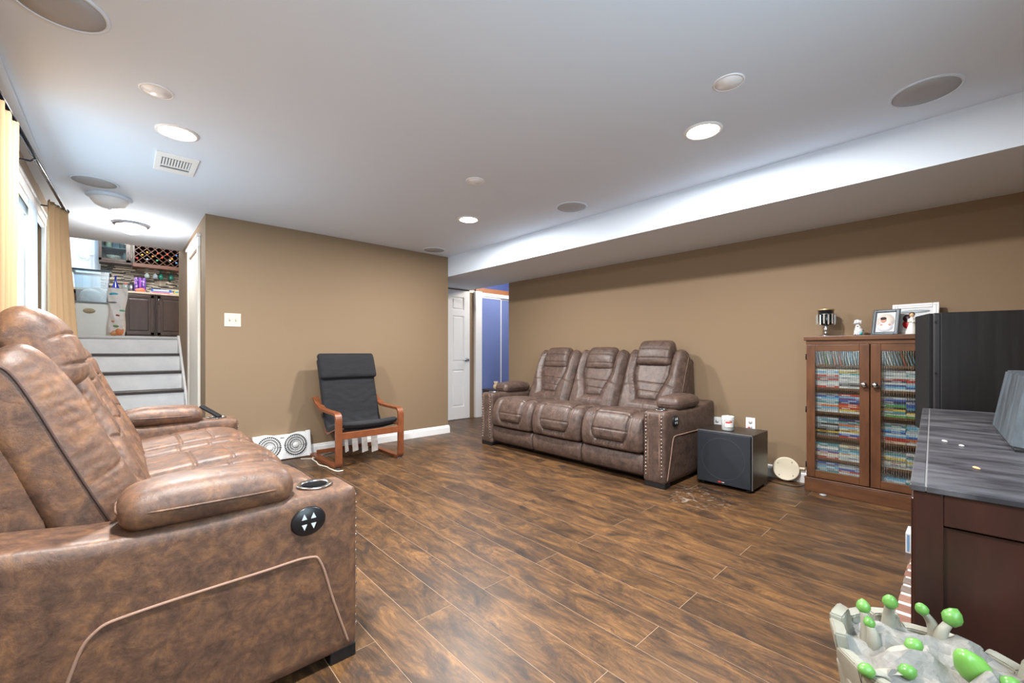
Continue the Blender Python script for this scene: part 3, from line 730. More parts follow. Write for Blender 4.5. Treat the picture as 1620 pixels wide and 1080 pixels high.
o = MB().tube([tuple(p) for p in spline([(4.00, 1.19, .004), (3.90, 1.12, .004), (3.88, 1.0, .004), (3.90, .92, .004), (4.00, .89, .02), (4.045, .885, .11)], 40)], .003, 6).build('speaker_wire', M_BLACK)
finish(o, 'thin black wire trailing from the cream round speaker', 'cord')

# ------------------------------------------------------------------ subwoofer, candle
sb = thing('subwoofer', 'black box subwoofer with cloth grille between sofa and media cabinet', 'subwoofer', (3.43, 1.31, 0))
M_SUB = mat('sub_vinyl', (42, 38, 38), .32, col2=(58, 52, 50), nscale=3, stretch=(1, 1, 14), bump=(80, .05))
MB().box(.028, .37, -.205, .205, .022, .43, bev=.003).build('cabinet', M_SUB, sb)
MB().box(.0, .03, -.198, .198, .028, .424, bev=.006).build('grille', mat('sub_cloth', (36, 40, 47), .85, bump=(700, .4, .002)), sb)
MB().lathe([(.155, .001), (.160, -.0012), (.165, .001)], 48, (0, 0, .225), 0, ring=True).build('driver_ring', mat('sub_cloth_ring', (48, 53, 60), .85), sb)
t = MB(); t.box(.022, .031, -.2055, .2055, .426, .432); t.box(.022, .031, -.2055, -.2005, .022, .432); t.build('edge_trim', mat('edge_silver', (150, 152, 158), .35, .6), sb)
t = MB(); t.m(0).box(-.0025, .001, .012, .034, .042, .052); t.m(1).box(-.002, .001, -.014, .009, .044, .049); t.build('badge', [mat('badge_red', (205, 60, 60), .4), mat('badge_pale', (215, 205, 190), .4)], sb)
for (a, b) in ((.05, -.17), (.05, .17), (.33, -.17), (.33, .17)): MB().lathe([(.02, 0), (.022, .01), (.02, .024)], 14, (a, b, 0)).build('foot', M_BLACK, sb)
cd = thing('jar_candle', 'white jar candle with printed label standing on the subwoofer', 'candle', (3.575, 1.325, .432))
MB().lathe([(.0, 0), (.042, 0), (.046, .004), (.0465, .108), (.045, .112), (.042, .11), (.041, .098), (.0, .096)], 32).build('jar', mat('milk_glass', (222, 226, 222), .2, coat=.5), cd)
def arc_patch(mb, r, a0, a1, z0, z1, n=10):
    P = np.array([[(r*math.cos(a), r*math.sin(a), z) for z in (z0, z1)] for a in np.linspace(a0, a1, n)]); mb.grid(P)
t = MB(); arc_patch(t.m(0), .0472, PI*.93, PI*1.42, .026, .084); arc_patch(t.m(1), .0476, PI*.95, PI*1.40, .029, .081); arc_patch(t.m(2), .048, PI*1.0, PI*1.22, .060, .074); arc_patch(t.m(2), .048, PI*1.2, PI*1.34, .064, .078)
t.build('label', [mat('ink', (70, 70, 75), .5), mat('paper', (230, 226, 222), .5), mat('label_red', (196, 84, 84), .5)], cd)

# ------------------------------------------------------------------ media cabinet
CX, CY0, CY1, CH = 3.855, .105, .862, 1.176
mc = thing('media_cabinet', 'brown wooden media cabinet with two glass doors full of disc cases', 'cabinet', (CX, (CY0+CY1)/2, 0))
hw = (CY1-CY0)/2
M_CAB = mat('cabinet_wood', (80, 50, 34), .35, col2=(112, 72, 45), nscale=4, stretch=(6, 6, 1.2), lo=.3, hi=.7, bump=(40, .04))
M_CABX = mat('cabinet_wood_across', (84, 54, 36), .35, col2=(116, 76, 48), nscale=4, stretch=(6, 1.2, 6), lo=.3, hi=.7)
D = .205
for sg in (-1, 1): MB().box(.022, D, sg*hw-(.02 if sg > 0 else 0), sg*hw+(.02 if sg < 0 else 0), .09, CH-.03, bev=.002).build('side_panel', M_CAB, mc)
MB().box(-.012, D, -hw-.012, hw+.012, CH-.032, CH, bev=.004).build('top_board', M_CABX, mc)
MB().box(.004, .03, -hw, hw, CH-.062, CH-.032, bev=.002).build('top_rail', M_CABX, mc)
MB().box(-.004, D, -hw-.008, hw+.008, 0, .095, bev=.004).build('plinth', M_CABX, mc)
MB().box(-.008, .03, -hw-.010, hw+.010, .095, .106, bev=.003).build('plinth_moulding', M_CABX, mc)
MB().box(D-.008, D, -hw+.01, hw-.01, .1, CH-.03).build('back_panel', mat('cab_inside', (58, 44, 38), .6), mc)
MB().box(.03, D-.01, -.008, .008, .11, CH-.04).build('divider', M_CAB, mc)
SH = [.135, .262, .430, .610, .792, .962]
for z in SH: MB().box(.032, D-.01, -hw+.02, hw-.02, z-.016, z, bev=.001).build('shelf', M_CABX, mc)
M_PANE = pane_material('cabinet_glass', (250, 253, 253), .09, .06, ribs=26.)
for sg in (1, -1):
    dr = MB()
    y0, y1 = (.003, hw-.004) if sg > 0 else (-hw+.004, -.003)
    z0, z1 = .112, CH-.064; sw_ = .055
    dr.m(0).box(.0, .02, y0, y0+sw_, z0, z1, bev=.0025); dr.box(.0, .02, y1-sw_, y1, z0, z1, bev=.0025)
    dr.m(1).box(.0005, .0195, y0+sw_, y1-sw_, z0, z0+.055, bev=.002); dr.box(.0005, .0195, y0+sw_, y1-sw_, z1-.048, z1, bev=.002)
    d_ = dr.build('cabinet_door', [M_CAB, M_CABX], mc)
    gp = MB().m(0).box(.008, .012, y0+sw_-.004, y1-sw_+.004, z0+.05, z1-.044); gp.m(1)
    for q_ in range(22): yq = y0+sw_+.004+q_*(y1-y0-2*sw_-.008)/21; gp.box(.0065, .008, yq-.0011, yq+.0011, z0+.055, z1-.048)
    gp.build('glass_pane', [M_PANE, pane_material('reed_glass', (222, 228, 228), .22, .12)], d_)
    ky = .030 if sg > 0 else -.030
    MB().lathe([(.008, 0), (.008, -.012), (.016, -.017), (.020, -.025), (.016, -.034), (.0, -.038)], 20, (0, ky, .828), 0).build('knob', M_CHROME, d_)
    for zz in (1.02, .62, .2): MB().lathe([(.004, -.022), (.004, .022)], 8, (.0, (hw-.002)*sg, zz)).build('hinge', M_DARKMETAL, d_)
o = MB().lathe([(.0, 0), (.022, 0), (.022, .006), (.0, .008)], 18).build('furniture_glide', mat('glide_grey', (190, 195, 200), .3), None, (3.815, .745, 0)); finish(o, 'small pale furniture glide on the floor before the media cabinet', 'glide')
# disc cases
CASE = {'white': ((226, 226, 222), (170, 175, 180)), 'red': (( 190, 50, 48), (230, 225, 220)), 'blue': ((48, 92, 170), (190, 215, 235)), 'sky blue': ((110, 180, 214), (235, 240, 240)),
        'teal': ((70, 150, 160), (220, 230, 228)), 'black': ((34, 34, 38), (150, 150, 150)), 'yellow': ((222, 190, 82), (120, 60, 40)), 'orange': ((214, 112, 62), (240, 225, 200)),
        'grey': ((140, 146, 150), (70, 75, 80)), 'silver': ((190, 196, 200), (90, 100, 120)), 'green': ((92, 160, 84), (225, 235, 215)), 'purple': ((112, 62, 130), (220, 205, 225)), 'navy': ((36, 48, 92), (200, 205, 215)), 'cream': ((226, 214, 184), (180, 90, 60))}
case_me = {}
def case_mesh(col, var):
    k = (col, var)
    if k not in case_me:
        t = MB(); t.m(0).box(0, .135, -.084, .084, 0, .0135)
        a = -.06+.04*var; t.m(1).box(-.0005, .01, a, a+.05, .0045, .0095)
        c = CASE[col]; case_me[k] = t.mesh('disc_case', [mat('case_'+col.replace(' ', '_'), c[0], .35), mat('print_'+col.replace(' ', '_'), c[1], .4)])
    return case_me[k]
PAL = [  # colours by shelf from bottom, per stack from left (far, +y) to right
    [['white', 'green', 'teal', 'silver', 'sky blue', 'grey', 'blue'], ['sky blue', 'teal', 'white', 'red', 'blue', 'silver', 'grey'], ['white', 'silver', 'white', 'sky blue'], ['white', 'grey', 'teal', 'white']],
    [['red', 'white', 'cream', 'purple', 'sky blue', 'white', 'silver', 'teal'], ['white', 'silver', 'white', 'cream', 'sky blue', 'teal', 'grey', 'cream'], ['white', 'silver', 'cream', 'grey', 'yellow', 'white', 'teal', 'grey'], ['white', 'grey', 'silver', 'yellow', 'white', 'teal', 'grey', 'white']],
    [['grey', 'black', 'yellow', 'black', 'grey', 'silver', 'black', 'silver', 'teal', 'silver'], ['red', 'blue', 'white', 'yellow', 'cream', 'sky blue', 'orange', 'grey', 'teal', 'navy'], ['cream', 'red', 'red', 'sky blue', 'white', 'blue', 'sky blue', 'white', 'teal', 'grey'], ['white', 'red', 'orange', 'blue', 'sky blue', 'white', 'silver', 'teal', 'sky blue', 'grey']],
    [['white', 'silver', 'sky blue', 'orange', 'white', 'teal', 'silver', 'sky blue', 'blue', 'grey'], ['white', 'yellow', 'red', 'orange', 'red', 'navy', 'blue', 'purple', 'sky blue', 'red'], ['green', 'white', 'teal', 'yellow', 'black', 'green', 'teal', 'navy', 'blue', 'silver'], ['green', 'cream', 'yellow', 'navy', 'teal', 'blue', 'blue', 'silver', 'navy', 'grey']],
    [['red', 'white', 'white', 'silver', 'red', 'grey', 'red', 'white', 'sky blue', 'white'], ['white', 'black', 'grey', 'white', 'white', 'silver', 'white', 'teal', 'yellow', 'cream'], ['white', 'sky blue', 'blue', 'white', 'navy', 'red', 'white', 'silver', 'white', 'grey'], ['white', 'blue', 'sky blue', 'silver', 'red', 'red', 'white', 'teal', 'silver', 'white']]]
SN = ['leftmost', 'second', 'third', 'rightmost']; SHN = ['bottom', 'second-lowest', 'third-lowest', 'fourth-lowest', 'fifth-lowest']
ycab = (CY0+CY1)/2
for r_ in range(5):
    for c_ in range(4):
        yc = ycab+(.268, .098, -.098, -.268)[c_]
        for k, col in enumerate(PAL[r_][c_]):
            zt = (SH[r_+1]-.018-SH[r_])
            n_fit = int(zt/.0137)
            if k >= n_fit: break
            o = put('disc_case', case_mesh(col, random.randint(0, 2)), None, (CX+.040+random.uniform(0, .008), yc+random.uniform(-.002, .002), SH[r_]+k*.01362))
            finish(o, '%s disc case, %s from bottom in %s stack on %s cabinet shelf' % (col, ORD[k], SN[c_], SHN[r_]), 'disc case', 'disc cases stacked on the %s cabinet shelf' % SHN[r_])
# top shelf: thin sleeves standing side by side, leaning
sl_me = {}
scol = ['teal', 'silver', 'sky blue', 'white', 'grey', 'green', 'white', 'teal', 'orange', 'silver', 'red', 'grey', 'teal', 'white', 'sky blue', 'silver']
for half in (1, -1):
    for k in range(17):
        col = scol[(k+(0 if half > 0 else 3)) % 16] if half > 0 else ['teal', 'sky blue', 'teal', 'white', 'silver', 'teal', 'sky blue', 'grey', 'red'][k % 9]
        if col not in sl_me:
            t = MB(); t.box(0, .13, -.002, .002, 0, .112); sl_me[col] = t.mesh('disc_sleeve', mat('case_'+col.replace(' ', '_'), CASE[col][0], .35))
        yy = ycab+half*.180+half*(.148-.0170*k)+.012
        lean_ = math.radians(-10 if half > 0 else -15)
        o = put('disc_sleeve', sl_me[col], None, (CX+.045, yy-.012*half*0, SH[5]+.001), (lean_, 0, 0))
        finish(o, '%s sleeve, %s from the left on top shelf behind %s cabinet door' % (col, ORD[k if half > 0 else 16-k], 'left' if half > 0 else 'right'), 'disc sleeve', 'disc sleeves on the top cabinet shelf')

# ------------------------------------------------------------------ things on the media cabinet
gob = thing('candle_goblet', 'black footed goblet hung with clear crystals on the media cabinet', 'goblet', (3.94, .752, CH))
MB().lathe([(.0, 0), (.046, 0), (.047, .005), (.03, .012), (.012, .02), (.011, .04), (.020, .055), (.010, .07), (.018, .085), (.0, .086)], 24).build('foot', M_CHROME, gob)
MB().lathe([(.0, .084), (.03, .085), (.044, .095), (.047, .12), (.051, .20), (.049, .201), (.045, .12), (.0, .11)], 28).build('bowl', mat('black_glass', (18, 22, 24), .08, coat=.6), gob)
MB().lathe([(.046, .195), (.052, .196), (.053, .203), (.050, .206), (.046, .204)], 28, ring=True).build('rim', mat('gold_rim', (208, 178, 130), .3, .7), gob)
M_CRY = mat('crystal', (205, 212, 215), .08, .6)
for k in range(14):
    a = 2*PI*k/14; z0 = .162+.006*(k % 2)
    t = MB(); t.box(-.005, .005, -.002, .002, -.075, 0, bev=.0015, seg=1)
    t.build('crystal_drop', M_CRY, gob, (.060*math.cos(a), .060*math.sin(a), z0), (0, 0, a+PI/2))
MB().tube([(.060*math.cos(a), .060*math.sin(a), .166) for a in np.linspace(0, 2*PI, 32, endpoint=False)], .0018, 6, True).build('wire_ring', M_CHROME, gob)
dog = thing('dog_figurine', 'small white spotted ceramic dog figurine on the media cabinet', 'figurine', (3.93, .555, CH), math.radians(-35))
M_DOG = mat('dog_ceramic', (232, 232, 234), .25, coat=.4)
t = MB()
t.ell((.0, 0, .030), (.028, .024, .030)); t.ell((-.006, 0, .052), (.018, .017, .026)); t.ell((-.010, 0, .070), (.012, .012, .016))
t.ell((-.012, .012, .012), (.013, .008, .012)); t.ell((-.012, -.012, .012), (.013, .008, .012))
t.tube([(-.018, .009, .05), (-.022, .009, .02), (-.028, .009, .004)], .006, 8); t.tube([(-.018, -.009, .05), (-.022, -.009, .02), (-.028, -.009, .004)], .006, 8)
t.tube([(.022, .0, .012), (.036, .012, .006), (.040, .022, .006)], .004, 8)
t.build('body', M_DOG, dog)
t = MB(); t.ell((-.013, 0, .098), (.020, .021, .018)); t.ell((-.032, 0, .092), (.011, .011, .009)); hd_ = t.build('head', M_DOG, dog)
for sg in (-1, 1):
    MB().ell((-.008, sg*.024, .096), (.008, .005, .015)).build('ear', mat('dog_ear', (214, 210, 214), .3), hd_)
    MB().ell((-.030, sg*.009, .103), (.0028, .0028, .0034), 8, 6).build('eye', M_BLACK, hd_)
MB().ell((-.043, 0, .095), (.0035, .0045, .003), 8, 6).build('nose', M_BLACK, hd_)
t = MB()
for (a, b, c) in ((-.022, .006, .04), (.012, -.021, .035), (.0, .023, .028), (.02, .012, .045), (-.02, -.008, .066), (-.005, .016, .11)): t.ell((a, b, c), (.005, .004, .005), 8, 6)
t.build('spots', mat('dog_spot', (60, 60, 70), .4), dog)
MB().ell((-.004, -.022, .014), (.012, .006, .009)).build('turquoise_patch', mat('turquoise', (60, 190, 200), .3), dog)
def frame(name, label, loc, rz, w_, h_, bw, mats, art, tiltdeg=14):
    f = thing(name, label, 'picture frame', loc, rz)       # front faces -x ; width along y
    R_ = Matrix.Rotation(math.radians(tiltdeg), 4, 'Y')
    t = MB(); t.box(-.008, .008, -w_/2, -w_/2+bw, 0, h_, bev=.003); t.box(-.008, .008, w_/2-bw, w_/2, 0, h_, bev=.003); t.box(-.0078, .0078, -w_/2+bw, w_/2-bw, 0, bw, bev=.003); t.box(-.0078, .0078, -w_/2+bw, w_/2-bw, h_-bw, h_, bev=.003)
    t.xf(R_).build('frame_moulding', mats[0], f)
    t = MB(); b2 = bw*.42
    for (a, b, c, d2) in ((-w_/2+b2, -w_/2+b2+.004, b2, h_-b2), (w_/2-b2-.004, w_/2-b2, b2, h_-b2)): t.box(-.0105, -.006, a, b, c, d2)
    for (c, d2) in ((b2, b2+.004), (h_-b2-.004, h_-b2)): t.box(-.0105, -.006, -w_/2+b2, w_/2-b2, c, d2)
    t.xf(R_).build('frame_bead', mats[1], f)
    t = MB(); t.m(0).box(-.002, .004, -w_/2+bw-.002, w_/2-bw+.002, bw-.002, h_-bw+.002)
    mm = [mats[2]]
    for q, (cy_, cz_, ry, rz_, m_) in enumerate(art):
        if m_ not in mm: mm.append(m_)
        t.m(mm.index(m_)).lathe([(.0, -.0024-.0004*q), (1, -.0024-.0004*q), (1, -.0018), (.0, -.0018)], 24, (0, cy_, cz_), 0, sx=ry, sy=rz_)
    t.xf(R_).build('photo_print', mm, f)
    t = MB(); t.prism([(.004, 0), (.09*h_/.2, 0), (.015+h_*.6*math.tan(math.radians(tiltdeg))*1.0+.02, h_*.62), (.008+h_*.6*math.tan(math.radians(tiltdeg)), h_*.62)], 1, -.012, .012); t.build('easel_stand', mats[0], f)
    return f
pc = lambda n_, c: mat('print_'+n_, c, .45)
frame('picture_frame', 'slate picture frame with a baby photo in front of a white frame', (3.925, .415, CH), math.radians(-14), .150, .185, .022,
      [mat('slate_frame', (46, 58, 64), .35), mat('slate_bead', (120, 135, 142), .35), pc('blanket', (205, 205, 208))],
      [(0, .10, .050, .052, pc('pillow', (222, 214, 204))), (.0, .058, .045, .034, pc('gown', (228, 230, 238))), (.012, .108, .017, .019, pc('skin', (214, 160, 140))), (.014, .120, .017, .011, pc('hair', (52, 40, 44))), (.022, .074, .007, .006, pc('skin', (214, 160, 140))), (-.024, .074, .008, .007, pc('skin', (214, 160, 140)))])
frame('picture_frame', 'wide white picture frame leaning by the wall behind the slate frame', (3.985, .265, CH), math.radians(-4), .235, .215, .03,
      [mat('white_frame', (228, 230, 230), .4), mat('white_bead', (196, 200, 200), .4), pc('room', (206, 210, 212))],
      [(.0, .16, .075, .012, pc('panel_grey', (170, 178, 182))), (.03, .075, .032, .035, pc('red_cloth', (186, 32, 40))), (.036, .115, .026, .028, pc('dark_cloth', (62, 34, 48))), (.014, .135, .012, .013, pc('skin', (214, 160, 140))), (-.03, .09, .028, .05, pc('gown', (228, 230, 238)))], 8)
an = thing('gown_figurine', 'small white gowned figurine standing before the white picture frame', 'figurine', (3.90, .272, CH))
MB().lathe([(.0, 0), (.040, 0), (.041, .004), (.030, .04), (.020, .07), (.015, .088), (.019, .102), (.012, .112), (.006, .118), (.0, .12)], 24, sx=1, sy=.85).build('gown', mat('figurine_white', (228, 226, 220), .4), an)
MB().ell((0, 0, .130), (.013, .013, .016)).build('head', mat('figurine_skin', (214, 176, 130), .5), an)
t = MB(); t.ell((.004, 0, .134), (.0145, .0155, .0155)); t.build('hair', mat('figurine_hair', (66, 48, 36), .5), an)
for sg in (-1, 1): MB().tube([(0, sg*.016, .104), (-.012, sg*.018, .085), (-.022, sg*.004, .082)], .0045, 8).build('arm', mat('figurine_white', (228, 226, 220)), an)

# ------------------------------------------------------------------ tall black speaker on its stand
ang = math.atan2(-.958, .286)
sp = thing('loudspeaker', 'tall black wood-grain loudspeaker behind the dark console', 'speaker', (3.285, .163, .611), ang)
M_SPK = mat('black_ash', (24, 24, 26), .5, col2=(33, 33, 35), nscale=2.2, stretch=(14, 14, .8), lo=.4, hi=.6, bump=(60, .12))
MB().box(.05, .50, .0, .25, 0, .663, bev=.004).build('speaker_cabinet', M_SPK, sp)
MB().box(.018, .055, .002, .248, .001, .662, bev=.010).build('baffle', mat('baffle_grey', (46, 46, 50), .4), sp)
MB().box(.0, .022, .006, .244, .0, .660, bev=.006).build('grille', mat('grille_black', (18, 18, 20), .8, bump=(500, .3)), sp)
for zz in (.05, .33, .61): MB().box(.026, .032, -.002, .004, zz-.006, zz+.006, bev=.001).build('grille_peg', M_DARKMETAL, sp)
st = thing('speaker_stand', 'black pedestal stand hidden under the tall loudspeaker', 'stand', (3.285, .163, 0), ang)
MB().box(.10, .44, .03, .22, .595, .611, bev=.003).build('top_plate', M_BLACK, st)
MB().box(.24, .30, .12, .18, .02, .595, bev=.004).build('post', M_BLACK, st)
MB().box(.10, .46, .02, .23, 0, .02, bev=.004).build('base_plate', M_BLACK, st)

# ------------------------------------------------------------------ console with hearth, small speaker
hr = thing('hearth', 'low brick hearth under the dark console', None, (0, 0, 0), 0, None, 'structure')
MB().box(1.42, 3.58, YR+.01, .205, .0, .032).build('mortar_bed', mat('mortar', (226, 222, 216), .9, bump=(90, .5)), hr)
BM = [mat('brick_a', (150, 108, 92), .9, col2=(128, 92, 80), nscale=16, bump=(60, .6)), mat('brick_b', (138, 122, 112), .9, col2=(112, 100, 94), nscale=16, bump=(60, .6)), mat('brick_c', (166, 128, 110), .9, col2=(140, 104, 90), nscale=16, bump=(60, .6))]
bme = [MB().box(0, .064, 0, .202, 0, .03, bev=.003).mesh('brick', m_) for m_ in BM]
for k in range(23):
    for j in range(4):
        x = 1.43+k*.0935
        y = .212-.205-j*.217
        if y < YR: continue
        put('brick', bme[(k*2+j*3+(k//3)) % 3], hr, (x, y+random.uniform(-.003, .003), .005+random.uniform(0, .003)))
cn = thing('console', 'dark espresso wood console with dusty top at the right edge', 'console', (1.367, .093, .035), math.radians(2.58))
M_ESP = mat('espresso_wood', (42, 24, 21), .32, col2=(64, 37, 30), nscale=3, stretch=(4, 4, 1), lo=.3, hi=.75, bump=(50, .05))
M_DUST = mat('dusty_top', (46, 45, 50), .38, col2=(118, 117, 122), nscale=3.6, ndetail=8, stretch=(5, 1.3, 1), lo=.40, hi=.82, bump=(60, .06))
CL, CD, CZ = 1.89, .50, .715
MB().box(-.006, CL, -CD, -.022, CZ-.014, CZ, bev=.002).build('top_board', M_DUST, cn)
MB().box(-.006, CL, -.020, .006, CZ-.014, CZ, bev=.002).build('top_edge_board', M_DUST, cn)
MB().box(-.004, CL, -.0225, -.0195, CZ-.012, CZ-.0008).build('top_joint', mat('joint_pale', (120, 118, 118), .7), cn)
MB().box(.0, .02, -CD+.05, -.05, CZ-.085, CZ-.014, bev=.002).build('end_rail', M_ESP, cn)
MB().box(.0, .02, -CD+.05, -.05, .04, .10, bev=.002).build('end_rail', M_ESP, cn)
MB().box(.008, .016, -CD+.05, -.05, .09, CZ-.09).build('end_panel', M_ESP, cn)
for (x_, y_) in ((0, -.05), (0, -CD), (CL-.06, -.05), (CL-.06, -CD)): MB().box(x_, x_+.06, y_, y_+.05, 0, CZ-.014, bev=.003).build('leg', M_ESP, cn)
MB().box(.06, CL-.06, -CD+.02, -.01, .10, CZ-.014).build('carcass', M_ESP, cn)
for k in range(3):
    a = .07+k*.585
    d_ = MB().box(a, a+.575, -.012, .006, .11, CZ-.05, bev=.004).build('door', M_ESP, cn)
for (n_, x_, y_, l_) in (('pale', .72, -.062, .03), ('pale', .66, -.10, .022), ('tan', .30, -.115, .03)):
    t = MB(); t.ell((0, 0, .002), (l_*.5, .006, .003), 10, 6)
    o = t.build('crumb', mat('crumb_'+n_, (220, 216, 210) if n_ == 'pale' else (205, 165, 120), .8), None, (1.367+x_, .093+y_+.045*x_, .75), (0, 0, .4))
    finish(o, {.72: 'pale elongated crumb on the dusty console, nearest the grey speaker', .66: 'smaller pale crumb on the dusty console beside a longer one', .30: 'tan crumb near the front edge of the dusty console'}[x_], 'crumb')
cs = thing('centre_speaker', 'dusty grey-blue wedge speaker lying on the console', 'speaker', (2.03, -.085, .75), math.radians(2.6))
M_CS = mat('dusty_speaker', (50, 58, 64), .5, col2=(84, 95, 103), nscale=5, stretch=(3, 3, 1), bump=(60, .1))
t = bmesh.new()
bot = [(.0, -.04), (.05, .0), (.62, .0), (.64, -.04), (.64, -.24), (.0, -.24)]; top = [(.03, -.06), (.07, -.035), (.60, -.035), (.62, -.06), (.62, -.22), (.03, -.22)]
vb = [t.verts.new((x, y, .006)) for x, y in bot]; vt = [t.verts.new((x, y, .235)) for x, y in top]
t.faces.new(vb[::-1]); t.faces.new(vt)
for k in range(6): t.faces.new([vb[k], vb[(k+1) % 6], vt[(k+1) % 6], vt[k]])
bmesh.ops.bevel(t, geom=list(t.edges), offset=.005, segments=2, affect='EDGES'); q = MB(); q._merge(t, True); sharp(q.build('speaker_body', M_CS, cs), 30)
MB().box(-.012, .004, -.225, -.055, .03, .20, bev=.004).build('grille', M_BLACK, cs)
MB().box(.0, .64, -.235, -.005, 0, .007).build('foot_strip', M_BLACK, cs)
# boxes standing at the hearth end
for k, (xx, yy, hh_, lb) in enumerate(((3.44, .235, .12, 'white and navy slim box standing at the far end of the hearth'), (3.12, .236, .10, 'pale blue and white slim box standing on the hearth near its middle'))):
    t = MB(); t.m(0).box(-.07, .07, -.012, .012, 0, hh_); t.m(1).box(-.0705, -.06, -.004, .006, .006, hh_-.006); t.m(1).box(-.05, .05, .0118, .0126, .01, hh_-.02)
    o = t.build('slim_box', [mat('box_white', (226, 228, 230), .5), mat('box_navy' if k == 0 else 'box_sky', (52, 72, 130) if k == 0 else (120, 160, 200), .5)], None, (xx, yy-.01, 0 if yy > .25 else .0))
    finish(o, lb, 'box')

# ------------------------------------------------------------------ planter ornament
pl = thing('planter', 'cream faceted resin planter with green-tipped sprouts at lower right', 'planter', (1.13, .045, 0))
M_RES = mat('resin_cream', (158, 155, 141), .6, col2=(138, 134, 120), nscale=9, bump=(50, .3))
M_RES2 = mat('resin_pale', (150, 145, 136), .6, col2=(116, 113, 109), nscale=14, bump=(30, .8, .01))
M_GRN = mat('sprout_green', (112, 164, 82), .35, col2=(92, 146, 66), nscale=30)
t = MB(); t.lathe([(.0, .0), (.095, .0), (.105, .02), (.125, .25), (.150, .42), (.146, .43), (.0, .43)], 14); b_ = t.build('pot_body', M_RES, pl); sharp(b_, 10)
for k in range(15):
    a = 2*PI*k/15+.22; d_ = Vector((math.cos(a), math.sin(a), 0)); s_ = Vector((-math.sin(a), math.cos(a), 0))
    hgt = .456+.046*abs(math.sin(a))**1.3+.008*math.sin(k*2.3)
    t = bmesh.new()
    ins = [(.118, .20, .028), (.140, .40, .033), (.158, hgt-.022, .034), (.160, hgt-.004, .031), (.158, hgt, .020)]
    va = []
    for (r_, z_, h_) in ins: va.append([t.verts.new(d_*r_-s_*h_+Vector((0, 0, z_))), t.verts.new(d_*r_+s_*h_+Vector((0, 0, z_))), t.verts.new(d_*(r_-.022)+s_*h_*.8+Vector((0, 0, z_-.003))), t.verts.new(d_*(r_-.022)-s_*h_*.8+Vector((0, 0, z_-.003)))])
    for i in range(4):
        for j in range(4): t.faces.new([va[i][j], va[i][(j+1) % 4], va[i+1][(j+1) % 4], va[i+1][j]])
    t.faces.new(va[0][::-1]); t.faces.new(va[-1])
    bmesh.ops.bevel(t, geom=list(t.edges), offset=.0025, segments=2, affect='EDGES')
    q = MB(); q._merge(t, True); sharp(q.build('rim_petal', M_RES, pl), 25)
# crumpled mound
n1 = 34; P = np.zeros((n1, n1, 3)); rs_ = np.random.RandomState(3)
ph = rs_.rand(10)*6.28; kx = rs_.uniform(-110, 110, 10); ky = rs_.uniform(-110, 110, 10)
for i in range(n1):
    for j in range(n1):
        r_ = .142*i/(n1-1); a = 2*PI*j/(n1-1); x = r_*math.cos(a); y = r_*math.sin(a)
        z = .478-1.0*r_*r_+sum(.0115*(1-abs(math.sin(kx[q]*x*.5+ky[q]*y*.5+ph[q])))*(1 if q % 2 else -1) for q in range(10))
        P[i, j] = (x, y, z)
t = MB(); t.grid(P); bmesh.ops.remove_doubles(t.bm, verts=t.bm.verts, dist=1e-5); sharp(t.build('crumpled_filling', M_RES2, pl), 12)
def sprout(bx, by, bz, tx, ty, tz, r_, thick=.016):
    pts = spline([(bx, by, bz-.03), (bx+(tx-bx)*.3, by+(ty-by)*.3, bz+(tz-bz)*.45), (tx, ty, tz)], 12)
    t = MB(); tt = bmesh.new(); rings = []
    for i, p in enumerate(pts):
        rr = thick*.55*(1-i/11)**2+.0085
        rings.append([tt.verts.new((p[0]+rr*math.cos(b), p[1]+rr*math.sin(b), p[2])) for b in np.linspace(0, 2*PI, 10, endpoint=False)])
    for i in range(11):
        for k in range(10): tt.faces.new([rings[i][k], rings[i][(k+1) % 10], rings[i+1][(k+1) % 10], rings[i+1][k]])
    tt.faces.new(rings[0][::-1]); tt.faces.new(rings[-1]); t._merge(tt, True)
    s_ = t.build('sprout_stem', M_RES, pl)
    d_ = Vector((tx-bx, ty-by, tz-bz)).normalized()
    q = MB().lathe([(.0, -.003), (r_*.6, .0), (r_, r_*.7), (r_*.95, r_*1.2), (r_*.6, r_*1.8), (.0, r_*2.2)], 14)
    rot = Vector((0, 0, 1)).rotation_difference(d_).to_matrix().to_4x4()
    q.xf(Matrix.Translation(Vector((tx, ty, tz))-d_*.004) @ rot).build('sprout_tip', M_GRN, s_)
for a in ((.004, .100, .475, .014, .108, .518, .0125), (-.010, .088, .470, -.004, .096, .500, .010), (.095, .078, .470, .080, .074, .518, .0135), (.130, .004, .462, .116, .024, .510, .0115), (.108, .002, .462, .122, -.014, .504, .0165),
          (-.045, .065, .474, -.015, .036, .492, .0135), (-.115, .080, .464, -.090, .040, .480, .0125), (-.10, .055, .464, -.132, .080, .480, .0125), (-.03, -.06, .466, -.011, -.084, .484, .013)): sprout(*a)
q = MB().lathe([(.0, -.004), (.013, .004), (.024, .024), (.024, .044), (.014, .066), (.0, .082)], 16)
q.xf(Matrix.Translation((.005, -.062, .466)) @ Matrix.Rotation(math.radians(-30), 4, 'Y') @ Matrix.Rotation(math.radians(-25), 4, 'X')).build('large_bud', mat('bud_green', (100, 156, 68), .3, col2=(118, 174, 82), nscale=10), pl)

